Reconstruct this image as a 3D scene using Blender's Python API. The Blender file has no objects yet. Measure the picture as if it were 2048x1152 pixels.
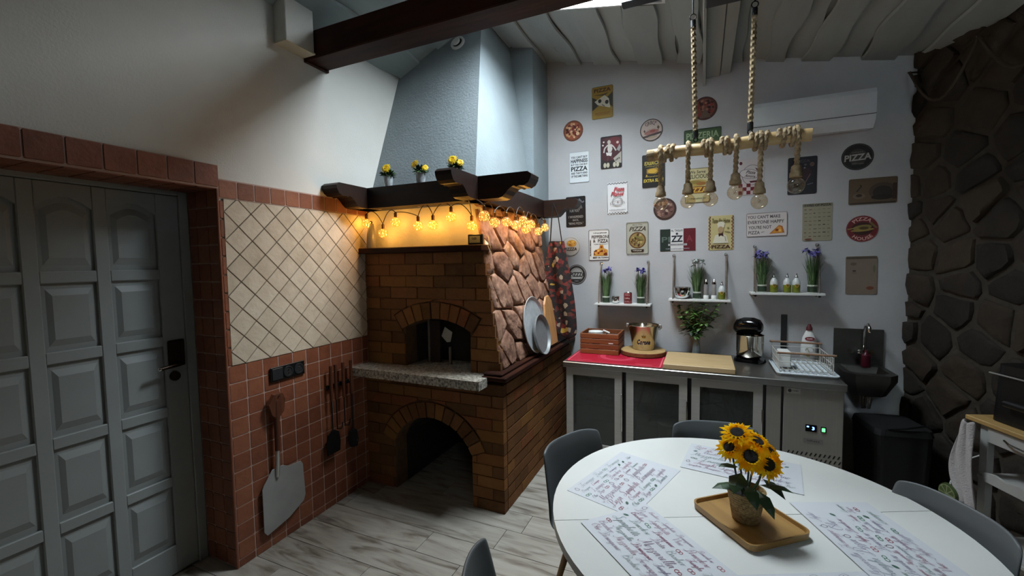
import bpy, math, random
from math import sin, cos, pi, radians, sqrt, atan2, hypot
from mathutils import Vector, Matrix

random.seed(7)
SC = bpy.context.scene
COL = SC.collection

# ------------------------------------------------------------------ camera
cd = bpy.data.cameras.new('camera')
cam = bpy.data.objects.new('camera', cd)
COL.objects.link(cam)
_yaw, _pitch, _roll = radians(-24.0256), radians(-3.4824), radians(-0.8492)
_f = Vector((sin(_yaw)*cos(_pitch), cos(_yaw)*cos(_pitch), sin(_pitch)))
_r0 = Vector((cos(_yaw), -sin(_yaw), 0)); _u0 = _r0.cross(_f)
_r = cos(_roll)*_r0 + sin(_roll)*_u0; _u = -sin(_roll)*_r0 + cos(_roll)*_u0
cam.matrix_world = Matrix(((_r.x, _u.x, -_f.x, 2.4017), (_r.y, _u.y, -_f.y, -4.1762),
                           (_r.z, _u.z, -_f.z, 1.7218), (0, 0, 0, 1)))
cd.sensor_width = 36.0
cd.lens = 855.383/2048*36.0
cd.clip_start = 0.02
SC.camera = cam

# ------------------------------------------------------------------ world, light, exposure
W = bpy.data.worlds.new('sky'); SC.world = W; W.use_nodes = True
_bg = W.node_tree.nodes['Background']
_bg.inputs['Color'].default_value = (0.985, 0.99, 1.0, 1)
_bg.inputs['Strength'].default_value = 76.0
# skylight opening in the roof (plan rectangle)
SX0, SX1, SY0, SY1 = 1.32, 2.15, -1.80, -0.98
def roof(x):           # underside of the roof at plan x
    return 3.33 + .6*x if x < .7018 else 3.876 - .178*x
SHAFT = .16
_pl = bpy.data.lights.new('skylight_portal', 'AREA'); _pl.shape = 'RECTANGLE'
_pl.size = SX1-SX0; _pl.size_y = SY1-SY0; _pl.cycles.is_portal = True
_po = bpy.data.objects.new('skylight_portal', _pl); COL.objects.link(_po)
_po.location = ((SX0+SX1)/2, (SY0+SY1)/2, roof((SX0+SX1)/2)+SHAFT-.02)
_po.rotation_euler = (0, atan2(.178, 1), 0)
# unseen small window, added behind the camera to give fill light
WX0, WX1, WZ0, WZ1 = 3.5, 3.9, 2.15, 2.55
_p2 = bpy.data.lights.new('fill_window_portal', 'AREA'); _p2.shape = 'RECTANGLE'
_p2.size = WX1-WX0; _p2.size_y = WZ1-WZ0; _p2.cycles.is_portal = True
_q2 = bpy.data.objects.new('fill_window_portal', _p2); COL.objects.link(_q2)
_q2.location = ((WX0+WX1)/2, -5.5, (WZ0+WZ1)/2); _q2.rotation_euler = (pi/2, 0, pi)
SC.view_settings.view_transform = 'Standard'; SC.view_settings.look = 'None'
SC.view_settings.gamma = 1.0; SC.view_settings.use_curve_mapping = False
SC.view_settings.exposure = 0.1
SC.cycles.use_denoising = True
SC.cycles.max_bounces = 10
SC.cycles.diffuse_bounces = 5
SC.cycles.transparent_max_bounces = 24
SC.cycles.sample_clamp_indirect = 4.0
SC.cycles.caustics_reflective = False; SC.cycles.caustics_refractive = False

# ------------------------------------------------------------------ materials
def hx(h):
    h = h.lstrip('#'); out = []
    for i in (0, 2, 4):
        c = int(h[i:i+2], 16)/255
        out.append(c/12.92 if c <= .04045 else ((c+.055)/1.055)**2.4)
    return (*out, 1)
MATS = {}
def bsdf(name):
    m = bpy.data.materials.new(name); m.use_nodes = True
    return m, m.node_tree, m.node_tree.nodes['Principled BSDF']
def mat(name, stops, rough=.6, metal=0, scale=(8, 8, 8), detail=5, bump=0, bscale=60, rand=0.0, spec=.5,
        alpha=1, emit=None, dist=0, stretch=None, coat=0):
    """principled material; stops = hex colour, or [(pos, hex)] over a noise; rand mixes in a per-object value"""
    if name in MATS: return MATS[name]
    m, nt, b = bsdf(name); N = nt.nodes.new; L = nt.links.new
    b.inputs['Roughness'].default_value = rough; b.inputs['Metallic'].default_value = metal
    b.inputs['Specular IOR Level'].default_value = spec
    b.inputs['Coat Weight'].default_value = coat
    tc = N('ShaderNodeTexCoord'); mp = N('ShaderNodeMapping'); mp.inputs['Scale'].default_value = scale
    L(tc.outputs['Object'], mp.inputs['Vector'])
    oi = N('ShaderNodeObjectInfo')
    mw = N('ShaderNodeMath'); mw.operation = 'MULTIPLY'; mw.inputs[1].default_value = 61.0
    L(oi.outputs['Random'], mw.inputs[0])
    if isinstance(stops, str):
        b.inputs['Base Color'].default_value = hx(stops)
        m.diffuse_color = hx(stops)
    else:
        m.diffuse_color = hx(stops[len(stops)//2][1])
        n = N('ShaderNodeTexNoise'); n.noise_dimensions = '4D'; n.inputs['Scale'].default_value = 1
        n.inputs['Detail'].default_value = detail; n.inputs['Distortion'].default_value = dist
        L(mp.outputs['Vector'], n.inputs['Vector']); L(mw.outputs[0], n.inputs['W'])
        src = n.outputs['Fac']
        if rand:
            mx = N('ShaderNodeMix'); mx.data_type = 'FLOAT'; mx.inputs[0].default_value = rand
            L(src, mx.inputs[2]); L(oi.outputs['Random'], mx.inputs[3]); src = mx.outputs[0]
        r = N('ShaderNodeValToRGB'); e = r.color_ramp.elements
        while len(e) < len(stops): e.new(.5)
        for el, (p, h) in zip(e, stops): el.position = p; el.color = hx(h)
        L(src, r.inputs['Fac']); L(r.outputs['Color'], b.inputs['Base Color'])
    if bump:
        n2 = N('ShaderNodeTexNoise'); n2.noise_dimensions = '4D'; n2.inputs['Scale'].default_value = bscale
        n2.inputs['Detail'].default_value = 4
        L(tc.outputs['Object'] if stretch is None else mp.outputs['Vector'], n2.inputs['Vector']); L(mw.outputs[0], n2.inputs['W'])
        bp = N('ShaderNodeBump'); bp.inputs['Strength'].default_value = bump; bp.inputs['Distance'].default_value = .01
        L(n2.outputs['Fac'], bp.inputs['Height']); L(bp.outputs['Normal'], b.inputs['Normal'])
    if emit:
        b.inputs['Emission Color'].default_value = hx(emit[0]); b.inputs['Emission Strength'].default_value = emit[1]
    MATS[name] = m; return m
def glass(name, tint='#ffffff', trans=.8, rough=.03, fres=1.35):
    """thin clear pane: see-through mixed with mirror reflection by facing angle"""
    if name in MATS: return MATS[name]
    m = bpy.data.materials.new(name); m.use_nodes = True; nt = m.node_tree; nt.nodes.clear(); N = nt.nodes.new; L = nt.links.new
    o = N('ShaderNodeOutputMaterial'); t = N('ShaderNodeBsdfTransparent'); g = N('ShaderNodeBsdfGlossy'); d = N('ShaderNodeBsdfDiffuse')
    t.inputs['Color'].default_value = hx(tint); g.inputs['Roughness'].default_value = rough
    d.inputs['Color'].default_value = hx(tint)
    a = N('ShaderNodeMixShader'); a.inputs[0].default_value = trans; L(d.outputs[0], a.inputs[1]); L(t.outputs[0], a.inputs[2])
    lw = N('ShaderNodeLayerWeight'); lw.inputs['Blend'].default_value = .5
    p4 = N('ShaderNodeMath'); p4.operation = 'POWER'; p4.inputs[1].default_value = 4.0; L(lw.outputs['Facing'], p4.inputs[0])
    fr = N('ShaderNodeMath'); fr.operation = 'MULTIPLY_ADD'; fr.inputs[1].default_value = .75; fr.inputs[2].default_value = ((fres-1)/(fres+1))**2; L(p4.outputs[0], fr.inputs[0])
    x = N('ShaderNodeMixShader'); L(fr.outputs[0], x.inputs[0]); L(a.outputs[0], x.inputs[1]); L(g.outputs[0], x.inputs[2])
    L(x.outputs[0], o.inputs['Surface']); m.diffuse_color = hx(tint); MATS[name] = m; return m
def ink(h, rough=.5):
    return mat('ink_'+h.strip('#'), h, rough=rough, spec=.3)

# ------------------------------------------------------------------ mesh builder
class MB:
    def __init__(s): s.v = []; s.f = []; s.m = []
    def add(s, vs, fs, m=0):
        o = len(s.v); s.v += [tuple(v) for v in vs]; s.f += [tuple(i+o for i in f) for f in fs]; s.m += [m]*len(fs); return s
    def box(s, a, b, m=0, ch=0):
        (x0, y0, z0), (x1, y1, z1) = a, b
        if ch <= 0:
            return s.add([(x0,y0,z0),(x1,y0,z0),(x1,y1,z0),(x0,y1,z0),(x0,y0,z1),(x1,y0,z1),(x1,y1,z1),(x0,y1,z1)],
                  [(0,3,2,1),(4,5,6,7),(0,1,5,4),(1,2,6,5),(2,3,7,6),(3,0,4,7)], m)
        c = ch; vs = []; 
        for X, dx in ((x0, c), (x1, -c)):
            for Y, dy in ((y0, c), (y1, -c)):
                for Z, dz in ((z0, c), (z1, -c)):
                    vs += [(X, Y+dy, Z+dz), (X+dx, Y, Z+dz), (X+dx, Y+dy, Z)]
        def i(a, b, cc, k): return (a*4+b*2+cc)*3+k
        fs = [(i(0,0,0,0),i(0,0,1,0),i(0,1,1,0),i(0,1,0,0)), (i(1,0,0,0),i(1,1,0,0),i(1,1,1,0),i(1,0,1,0)),
              (i(0,0,0,1),i(1,0,0,1),i(1,0,1,1),i(0,0,1,1)), (i(0,1,0,1),i(0,1,1,1),i(1,1,1,1),i(1,1,0,1)),
              (i(0,0,0,2),i(0,1,0,2),i(1,1,0,2),i(1,0,0,2)), (i(0,0,1,2),i(1,0,1,2),i(1,1,1,2),i(0,1,1,2))]
        for a in (0, 1):
            for b in (0, 1):
                fs.append((i(a,b,0,0),i(a,b,1,0),i(a,b,1,1),i(a,b,0,1)))
                fs.append((i(a,0,b,0),i(a,1,b,0),i(a,1,b,2),i(a,0,b,2)))
                fs.append((i(0,a,b,1),i(1,a,b,1),i(1,a,b,2),i(0,a,b,2)))
                for d in (0, 1): fs.append((i(a,b,d,0),i(a,b,d,1),i(a,b,d,2)))
        return s.add(vs, fs, m)
    def rings(s, rs, m=0, closed=True, cap0=True, cap1=True):
        n = len(rs[0]); vs = [p for r in rs for p in r]; fs = []
        for k in range(len(rs)-1):
            for j in range(n if closed else n-1):
                fs.append((k*n+j, k*n+(j+1) % n, (k+1)*n+(j+1) % n, (k+1)*n+j))
        if cap0 and closed: fs.append(tuple(range(n-1, -1, -1)))
        if cap1 and closed: fs.append(tuple((len(rs)-1)*n+j for j in range(n)))
        return s.add(vs, fs, m)
    def lathe(s, prof, c=(0, 0, 0), n=20, m=0, cap0=True, cap1=True, sx=1, sy=1):
        return s.rings([[(c[0]+r*cos(2*pi*j/n)*sx, c[1]+r*sin(2*pi*j/n)*sy, c[2]+z) for j in range(n)] for r, z in prof], m, True, cap0, cap1)
    def tube(s, pts, r, n=8, m=0, lobes=0, twist=0, cap=True):
        pts = [Vector(p) for p in pts]; rs = []; up = None; dist = 0
        for k, p in enumerate(pts):
            t = (pts[min(k+1, len(pts)-1)]-pts[max(k-1, 0)]).normalized()
            if up is None:
                up = Vector((0, 0, 1)) if abs(t.z) < .9 else Vector((1, 0, 0))
            a = (up - t*up.dot(t)).normalized(); b = t.cross(a); up = a
            if k: dist += (p-pts[k-1]).length
            rr = r[k] if isinstance(r, (list, tuple)) else r
            rs.append([tuple(p+(a*cos(2*pi*j/n)+b*sin(2*pi*j/n))*rr*(1+(.2*cos(lobes*(2*pi*j/n)-twist*dist) if lobes else 0))) for j in range(n)])
        return s.rings(rs, m, True, cap, cap)
    def cyl(s, a, b, r, r2=None, n=14, m=0):
        return s.tube([a, b], [r, r if r2 is None else r2], n, m)
    def ball(s, c, r, n=14, k=8, m=0, sx=1, sy=1, sz=1):
        R = [[(c[0]+r*sx*sin(pi*i/k)*cos(2*pi*j/n), c[1]+r*sy*sin(pi*i/k)*sin(2*pi*j/n), c[2]+r*sz*cos(pi*i/k)) for j in range(n)] for i in range(1, k)]
        o = len(s.v); s.rings(R, m, True, False, False)
        t = len(s.v); s.v += [(c[0], c[1], c[2]+r*sz), (c[0], c[1], c[2]-r*sz)]
        for j in range(n):
            s.f.append((t, o+(j+1) % n, o+j)); s.m.append(m)
            s.f.append((t+1, o+(k-2)*n+j, o+(k-2)*n+(j+1) % n)); s.m.append(m)
        return s
    def prism(s, pts, fn, d0, d1, m=0, ins=0):
        """2-D outline pts -> solid; fn(u, v, d) gives the 3-D point; ins shrinks the d1 face"""
        n = len(pts)
        if ins:
            cx = sum(p[0] for p in pts)/n; cy = sum(p[1] for p in pts)/n
            top = []
            for u, v in pts:
                l = hypot(u-cx, v-cy) or 1; k = max(0, 1-ins*1.3/l); top.append((cx+(u-cx)*k, cy+(v-cy)*k))
        else: top = pts
        vs = [fn(u, v, d0) for u, v in pts]+[fn(u, v, d1) for u, v in top]
        fs = [tuple(range(n-1, -1, -1)), tuple(range(n, 2*n))]+[(j, (j+1) % n, n+(j+1) % n, n+j) for j in range(n)]
        return s.add(vs, fs, m)
    def mesh(s, name, mats, smooth=False, ang=40):
        me = bpy.data.meshes.new(name); me.from_pydata(s.v, [], s.f)
        for mm in (mats if isinstance(mats, (list, tuple)) else [mats]): me.materials.append(mm)
        if s.m and max(s.m): me.polygons.foreach_set('material_index', s.m)
        if smooth:
            me.polygons.foreach_set('use_smooth', [True]*len(me.polygons)); me.set_sharp_from_angle(angle=radians(ang))
        me.update(); return me
    def build(s, name, mats, parent=None, loc=None, smooth=False, ang=40, world=False):
        if world and parent is not None:
            o = parent.location; s.v = [(x-o.x, y-o.y, z-o.z) for x, y, z in s.v]
        return link(s.mesh(name, mats, smooth, ang), name, parent, loc)
def link(me, name, parent=None, loc=None):
    ob = bpy.data.objects.new(name, me); COL.objects.link(ob)
    if parent is not None: ob.parent = parent
    if loc is not None: ob.location = loc
    return ob
def tag(o, label, cat, group=None):
    o['label'] = label; o['category'] = cat
    if group: o['group'] = group
    return o
def thing(name, label, cat, loc=(0, 0, 0), rz=0, group=None):
    o = bpy.data.objects.new(name, None); COL.objects.link(o); o.empty_display_size = .05
    o.location = loc; o.rotation_euler = (0, 0, rz); return tag(o, label, cat, group)
def struct(name, mb=None, mats=None, label=None, loc=(0, 0, 0)):
    if mb is None:
        o = bpy.data.objects.new(name, None); COL.objects.link(o); o.location = loc
    else: o = mb.build(name, mats)
    o['kind'] = 'structure'
    if label: o['label'] = label
    return o
def copy_tree(o, parent=None, loc=None, rz=None, label=None):
    c = o.copy(); COL.objects.link(c); c.parent = parent
    if loc is not None: c.location = loc
    if rz is not None: c.rotation_euler = (0, 0, rz)
    if label: c['label'] = label
    for ch in list(o.children): copy_tree(ch, c)
    return c
def clip(poly, a, b, c):       # keep a*x+b*y <= c
    out = []
    for i in range(len(poly)):
        p, q = poly[i], poly[(i+1) % len(poly)]
        dp, dq = a*p[0]+b*p[1]-c, a*q[0]+b*q[1]-c
        if dp <= 0: out.append(p)
        if (dp < 0 < dq) or (dq < 0 < dp):
            t = dp/(dp-dq); out.append((p[0]+(q[0]-p[0])*t, p[1]+(q[1]-p[1])*t))
    return out
def cliprect(poly, x0, y0, x1, y1):
    for a, b, c in ((-1, 0, -x0), (1, 0, x1), (0, -1, -y0), (0, 1, y1)):
        poly = clip(poly, a, b, c)
        if len(poly) < 3: return []
    return poly
def area(p): return abs(sum(p[i][0]*p[(i+1) % len(p)][1]-p[(i+1) % len(p)][0]*p[i][1] for i in range(len(p))))/2
def inset(poly, d):
    """shrink a convex outline by d"""
    n = len(poly); A = sum(poly[i][0]*poly[(i+1) % n][1]-poly[(i+1) % n][0]*poly[i][1] for i in range(n))
    if A < 0: poly = poly[::-1]
    out = list(poly)
    for i in range(n):
        (x0, y0), (x1, y1) = poly[i], poly[(i+1) % n]; l = hypot(x1-x0, y1-y0)
        if l < 1e-6: continue
        a, b = (y1-y0)/l, -(x1-x0)/l
        out = clip(out, a, b, a*x0+b*y0-d)
        if len(out) < 3: return []
    return out
def rrect(w, h, r, n=4, cx=0, cy=0):
    return [(cx+sx*(w/2-r)+r*cos(a0+k*pi/2/n), cy+sy*(h/2-r)+r*sin(a0+k*pi/2/n))
            for sx, sy, a0 in ((1, 1, 0), (-1, 1, pi/2), (-1, -1, pi), (1, -1, 3*pi/2)) for k in range(n+1)]
def circ(r, n=24, cx=0, cy=0, ry=None):
    return [(cx+r*cos(2*pi*k/n), cy+(ry or r)*sin(2*pi*k/n)) for k in range(n)]
XZ = lambda y0, s=-1: (lambda u, v, d: (u, y0+s*d, v))       # faces the room from a wall behind (towards -y)
FLAT = lambda z0: (lambda u, v, d: (u, v, z0+d))

# ------------------------------------------------------------------ lettering and print
_TXT = {}
def text_mesh(t, shear=0, bold=0):
    k = (t, shear, bold)
    if k not in _TXT:
        cu = bpy.data.curves.new('lettering', 'FONT'); cu.body = t; cu.shear = shear; cu.offset = bold; cu.resolution_u = 2
        ob = bpy.data.objects.new('lettering', cu); COL.objects.link(ob); bpy.context.view_layer.update()
        me = bpy.data.meshes.new_from_object(ob.evaluated_get(bpy.context.evaluated_depsgraph_get()))
        vs = [(v.co.x, v.co.y) for v in me.vertices]; fs = [tuple(p.vertices) for p in me.polygons]
        bpy.data.objects.remove(ob); bpy.data.curves.remove(cu); bpy.data.meshes.remove(me)
        xs = [v[0] for v in vs]; ys = [v[1] for v in vs]
        x0, x1, y0, y1 = min(xs), max(xs), min(ys), max(ys)
        vs = [((x-x0)/(x1-x0)-.5, (y-y0)/(y1-y0)-.5) for x, y in vs]
        _TXT[k] = (vs, fs)
    return _TXT[k]
LOWS = {'a': [(0,0),(.28,.42),(.12,.48),(.02,.2),(.12,.02),(.28,.2),(.34,.48),(.34,.1),(.46,0)], 'b': [(0,0),(.2,.6),(.22,1),(.12,.95),(.1,.3),(.18,.02),(.32,.15),(.3,.42),(.5,.38)],
 'c': [(0,0),(.26,.4),(.14,.5),(.04,.22),(.14,0),(.38,.05)], 'd': [(0,0),(.28,.42),(.12,.48),(.02,.2),(.12,.02),(.3,.3),(.4,1),(.36,.15),(.48,0)], 'e': [(0,0),(.22,.22),(.26,.42),(.14,.5),(.06,.25),(.14,.02),(.38,.08)],
 'g': [(0,0),(.28,.42),(.12,.48),(.02,.2),(.14,.02),(.3,.3),(.32,.48),(.28,-.2),(.14,-.42),(.1,-.25),(.46,.05)], 'h': [(0,0),(.2,.6),(.22,1),(.12,.9),(.1,0),(.14,.3),(.28,.48),(.34,.3),(.34,.05),(.46,0)],
 'i': [(0,0),(.12,.48),(.12,.1),(.24,0)], 'l': [(0,0),(.18,.6),(.2,1),(.1,.95),(.1,.15),(.26,0)], 'm': [(0,0),(.08,.48),(.08,0),(.18,.46),(.26,.4),(.26,0),(.38,.46),(.46,.4),(.46,.06),(.58,0)],
 'n': [(0,0),(.08,.48),(.08,0),(.2,.46),(.3,.4),(.3,.06),(.42,0)], 'o': [(0,0),(.14,.48),(.02,.25),(.14,0),(.28,.25),(.16,.48),(.42,.4)], 'p': [(0,0),(.14,.48),(.08,-.42),(.14,.3),(.26,.48),(.34,.2),(.2,.02),(.46,0)],
 'r': [(0,0),(.12,.5),(.2,.44),(.26,.46),(.24,.1),(.38,0)], 's': [(0,0),(.18,.5),(.24,.2),(.12,0),(.04,.08),(.36,.02)], 't': [(0,0),(.16,.8),(.12,.1),(.26,0)], 'u': [(0,0),(.06,.48),(.08,.06),(.22,.04),(.28,.48),(.3,.08),(.42,0)],
 'v': [(0,0),(.08,.48),(.14,.04),(.26,.48),(.4,.42)], 'z': [(0,0),(.06,.42),(.18,.48),(.24,.35),(.12,.18),(.24,.1),(.18,-.35),(.06,-.3),(.4,.02)]}
CAPS = {'M': [(-.25,.1),(-.1,-.1),(.1,.3),(.2,1.1),(.3,.05),(.55,1.1),(.58,.2),(.7,0)], 'P': [(-.2,.7),(-.25,1),(.2,1.2),(.55,1),(.5,.65),(.2,.55),(.15,1.05),(.1,.1),(-.15,-.15),(-.35,.05),(.5,.02)],
 'B': [(-.2,.8),(0,1.15),(.45,1.05),(.4,.7),(.15,.6),(.5,.5),(.5,.1),(.2,-.02),(-.1,.1),(.1,1),(.05,.1),(.6,.05)], 'O': [(.4,1.1),(.05,.95),(-.1,.5),(.1,.02),(.45,.1),(.6,.55),(.4,1.05),(.15,.9),(.3,.75),(.7,.3)],
 'L': [(.4,.9),(.3,1.15),(.12,1),(.12,.3),(-.1,0),(-.2,.12),(0,.18),(.3,-.05),(.6,.05)], 'F': [(-.25,.95),(-.1,1.15),(.2,1),(.65,1.1),(.35,1),(.25,.2),(0,-.08),(-.2,.08),(.1,.5),(.5,.3)],
 'S': [(.5,1),(.3,1.2),(.1,.95),(.35,.55),(.3,.1),(0,-.05),(-.2,.15),(.1,.3),(.6,.02)], 'V': [(-.15,.9),(0,1.1),(.12,.8),(.22,0),(.5,1.1),(.6,.4)], 'A': [(-.25,.1),(-.05,-.05),(.25,.6),(.4,1.15),(.42,.05),(.15,.45),(.6,.35),(.62,0)]}
CAPS['T'] = CAPS['F']
class Art:
    """flat print on a plate: fn(u, v, layer) -> local 3-D point; u, v in metres from the plate's centre"""
    def __init__(s, fn): s.fn = fn; s.p = MB(); s.t = MB(); s.mats = []; s.k = 0
    def c(s, h):
        m = ink(h)
        if m not in s.mats: s.mats.append(m)
        return s.mats.index(m)
    def poly(s, pts, h):
        s.k += 1; s.p.add([s.fn(u, v, s.k) for u, v in pts], [tuple(range(len(pts)))], s.c(h)); return s
    def rect(s, x0, y0, x1, y1, h): return s.poly([(x0, y0), (x1, y0), (x1, y1), (x0, y1)], h)
    def ell(s, cx, cy, rx, ry, h, n=20, rot=0):
        return s.poly([(cx+rx*cos(a)*cos(rot)-ry*sin(a)*sin(rot), cy+rx*cos(a)*sin(rot)+ry*sin(a)*cos(rot)) for a in [2*pi*k/n for k in range(n)]], h)
    def ring(s, cx, cy, rx, ry, w, h, n=28):
        s.k += 1; a = [2*pi*k/n for k in range(n)]
        s.p.add([s.fn(cx+rx*cos(t), cy+ry*sin(t), s.k) for t in a]+[s.fn(cx+(rx-w)*cos(t), cy+(ry-w)*sin(t), s.k) for t in a],
                [(j, (j+1) % n, n+(j+1) % n, n+j) for j in range(n)], s.c(h)); return s
    def frame(s, w, h, t, col):
        s.k += 1; o = rrect(w, h, .012, 3); i = rrect(w-2*t, h-2*t, .008, 3); n = len(o)
        s.p.add([s.fn(u, v, s.k) for u, v in o+i], [(j, (j+1) % n, n+(j+1) % n, n+j) for j in range(n)], s.c(col)); return s
    def line(s, pts, w, h):
        for (x0, y0), (x1, y1) in zip(pts, pts[1:]):
            l = hypot(x1-x0, y1-y0) or 1; a, b = -(y1-y0)/l*w/2, (x1-x0)/l*w/2
            s.poly([(x0+a, y0+b), (x0-a, y0-b), (x1-a, y1-b), (x1+a, y1+b)], h)
        return s
    def text(s, t, cx, cy, w, h, col, shear=0, bold=.012, rot=0, arc=None):
        vs, fs = text_mesh(t, shear, bold); s.k += 1; out = []
        for x, y in vs:
            X, Y = x*w, y*h
            if arc:      # arc = (centre x, centre y, radius, middle angle): bend the line round a circle
                ax, ay, R, mid = arc
                if R > 0: th = mid-X/R; out.append((ax+(R+Y)*cos(th), ay+(R+Y)*sin(th)))
                else: th = mid+X/-R; out.append((ax+(-R-Y)*cos(th), ay+(-R-Y)*sin(th)))
            else: out.append((cx+X*cos(rot)-Y*sin(rot), cy+X*sin(rot)+Y*cos(rot)))
        s.t.add([s.fn(u, v, s.k) for u, v in out], fs, s.c(col)); return s
    def scrib(s, cx, cy, w, h, col, rot=0, seed=1):
        R = random.Random(seed); x = -w/2
        while x < w/2-.004:
            l = R.uniform(.004, .011); l = min(l, w/2-x); y = R.uniform(-.12, .12)*h
            p = [(x, y-h*.35), (x+l, y-h*.35), (x+l, y+h*.35), (x, y+h*.35)]
            s.poly([(cx+u*cos(rot)-v*sin(rot), cy+u*sin(rot)+v*cos(rot)) for u, v in p], col); x += l+R.uniform(.002, .005)
        return s
    def script(s, word, x, y, h, col, pen=.06):
        """cursive word drawn as pen ribbons; x = left end, y = base line, h = height of the capitals; returns the end"""
        k = h/1.2; cx = x+.3*k; m = s.c(col)
        for i, chh in enumerate(word):
            st = CAPS.get(chh) if i == 0 else LOWS.get(chh, LOWS['e'])
            if st is None: st = CAPS['P']
            P = []
            for j in range(len(st)-1):
                p0, p1, p2, p3 = st[max(j-1, 0)], st[j], st[j+1], st[min(j+2, len(st)-1)]
                for q in (0, 1/3, 2/3):
                    P.append(tuple(.5*((2*p1[d])+(-p0[d]+p2[d])*q+(2*p0[d]-5*p1[d]+4*p2[d]-p3[d])*q*q+(-p0[d]+3*p1[d]-3*p2[d]+p3[d])*q**3) for d in (0, 1)))
            P.append(st[-1]); pts = [(cx+(u+.32*v)*k, y+v*k) for u, v in P]; s.k += 1; vs = []
            for j, (u, v) in enumerate(pts):
                a, b = pts[max(j-1, 0)], pts[min(j+1, len(pts)-1)]; dx, dy = b[0]-a[0], b[1]-a[1]; l = hypot(dx, dy) or 1
                w = k*pen*(.55+.75*max(0, -dy/l)); vs += [s.fn(u-dy/l*w*.5, v+dx/l*w*.5, s.k), s.fn(u+dy/l*w*.5, v-dx/l*w*.5, s.k)]
            s.t.add(vs, [(2*j, 2*j+1, 2*j+3, 2*j+2) for j in range(len(pts)-1)], m)
            cx += st[-1][0]*k
        return cx
    def pizza(s, cx, cy, rx, ry, seed=1, cr='#8a5a2c', ch='#c8924a', n=16, tops=('#7c1f17', '#a8432a', '#e0c070', '#4a5a24', '#3a1a12')):
        R = random.Random(seed); s.ell(cx, cy, rx, ry, cr); s.ell(cx, cy, rx*.86, ry*.86, ch)
        for _ in range(n):
            a, q = R.random()*6.28, sqrt(R.random())*.72; k = R.uniform(.1, .2)
            s.ell(cx+cos(a)*q*rx, cy+sin(a)*q*ry, rx*k, ry*k*R.uniform(.6, 1), R.choice(tops), 8, R.random()*3)
        return s
    def build(s, parent):
        if s.p.v: link(s.p.mesh('print', s.mats), 'print', parent)
        if s.t.v: link(s.t.mesh('lettering', s.mats), 'lettering', parent)
# ------------------------------------------------------------------ shared materials
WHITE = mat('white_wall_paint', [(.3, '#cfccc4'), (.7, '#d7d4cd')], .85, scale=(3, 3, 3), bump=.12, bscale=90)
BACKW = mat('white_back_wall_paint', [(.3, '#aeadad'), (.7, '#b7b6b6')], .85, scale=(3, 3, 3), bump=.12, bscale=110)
HOODM = mat('pale_blue_grey_plaster', [(.3, '#838c8f'), (.7, '#8d9699')], .9, scale=(4, 4, 4), bump=.35, bscale=75)
DWOOD = mat('dark_varnished_wood', [(.25, '#1e0d07'), (.5, '#30160c'), (.75, '#40200f')], .6, spec=.15, scale=(3, 22, 22), bump=.1, bscale=30)
DWOODY = mat('dark_varnished_wood_side', [(.25, '#1e0d07'), (.5, '#30160c'), (.75, '#40200f')], .6, spec=.15, scale=(22, 3, 22), bump=.1, bscale=30)
TERRA = mat('terracotta_tile', [(.2, '#6c3c28'), (.5, '#844c34'), (.8, '#965e42')], .5, scale=(14, 14, 14), rand=.35, bump=.25, bscale=40)
GROUT = mat('pinkish_grout', '#b3978a', .9)
CREAM = mat('cream_stone_tile', [(.25, '#b3a18a'), (.5, '#c8b7a0'), (.8, '#d6c7b2')], .6, scale=(12, 12, 12), rand=.2, bump=.3, bscale=50)
CGROUT = mat('dark_tile_joint', '#5b4b3b', .9)
BRICK = mat('fired_brick', [(.15, '#5c3e24'), (.35, '#704a2a'), (.5, '#7c5230'), (.65, '#865c30'), (.8, '#7e4c2e'), (.95, '#a4582f')], .85, scale=(16, 16, 16), rand=.65, spec=.2, bump=.35, bscale=70)
MORTAR = mat('brown_mortar', [(.3, '#553a22'), (.7, '#6a4a2c')], .95, scale=(20, 20, 20), bump=.4)
STEEL = mat('brushed_steel', [(.3, '#a6a49f'), (.7, '#bdbbb6')], .32, metal=1, scale=(2, 2, 120))
STEELD = mat('steel_panel', [(.3, '#97938c'), (.7, '#9d9992')], .42, metal=.45, scale=(120, 2, 2))
CHROME = mat('chrome', '#d8d8d6', .08, metal=1)
BLACK = mat('black_plastic', '#0c0c0d', .4)
BLACKG = mat('glossy_black_plastic', '#08080a', .12)
IRON = mat('black_iron', '#141313', .55, metal=.4)
WHITEP = mat('white_plastic', '#dcdcd8', .4)
GREYP = mat('grey_painted_board', [(.3, '#989f9d'), (.7, '#a8afac')], .6, scale=(12, 2, 12), bump=.2, bscale=40, rand=.3)

# ------------------------------------------------------------------ floor of wood-look planks
PLANK = mat('whitewashed_plank', [(.28, '#4e463c'), (.38, '#7a7166'), (.5, '#9c958a'), (.75, '#b2aca2')], .5,
            scale=(2.2, 13, 10), detail=9, dist=1.8, rand=.08, bump=.08, bscale=1.2, stretch=1)
fl = MB().box((-.5, -5.6, -.12), (6.4, .2, -.008))
FLOOR = struct('floor', fl, mat('floor_joint', '#6a645b', .9), 'floor of whitewashed wood-look planks')
_pm = {}
yy = .23; row = 0
offs = {10: .845, 11: .845, 9: 1.27}
while yy > -5.5:
    x = -.4-((row*.47) % 1.2); 
    if row == 11: x = .845-2.4
    if row == 10: x = 1.27-2.4
    while x < 6.3:
        x0, x1 = max(x, -.4), min(x+1.2, 6.3)
        if x1-x0 > .03:
            k = round(x1-x0, 3)
            if k not in _pm:
                _pm[k] = MB().box((0, 0, -.01), (k-.003, .197, 0), 0, .001).mesh('plank', PLANK)
            link(_pm[k], 'plank', FLOOR, (x0, yy-.2, 0))
        x += 1.2
    yy -= .2; row += 1

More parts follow.
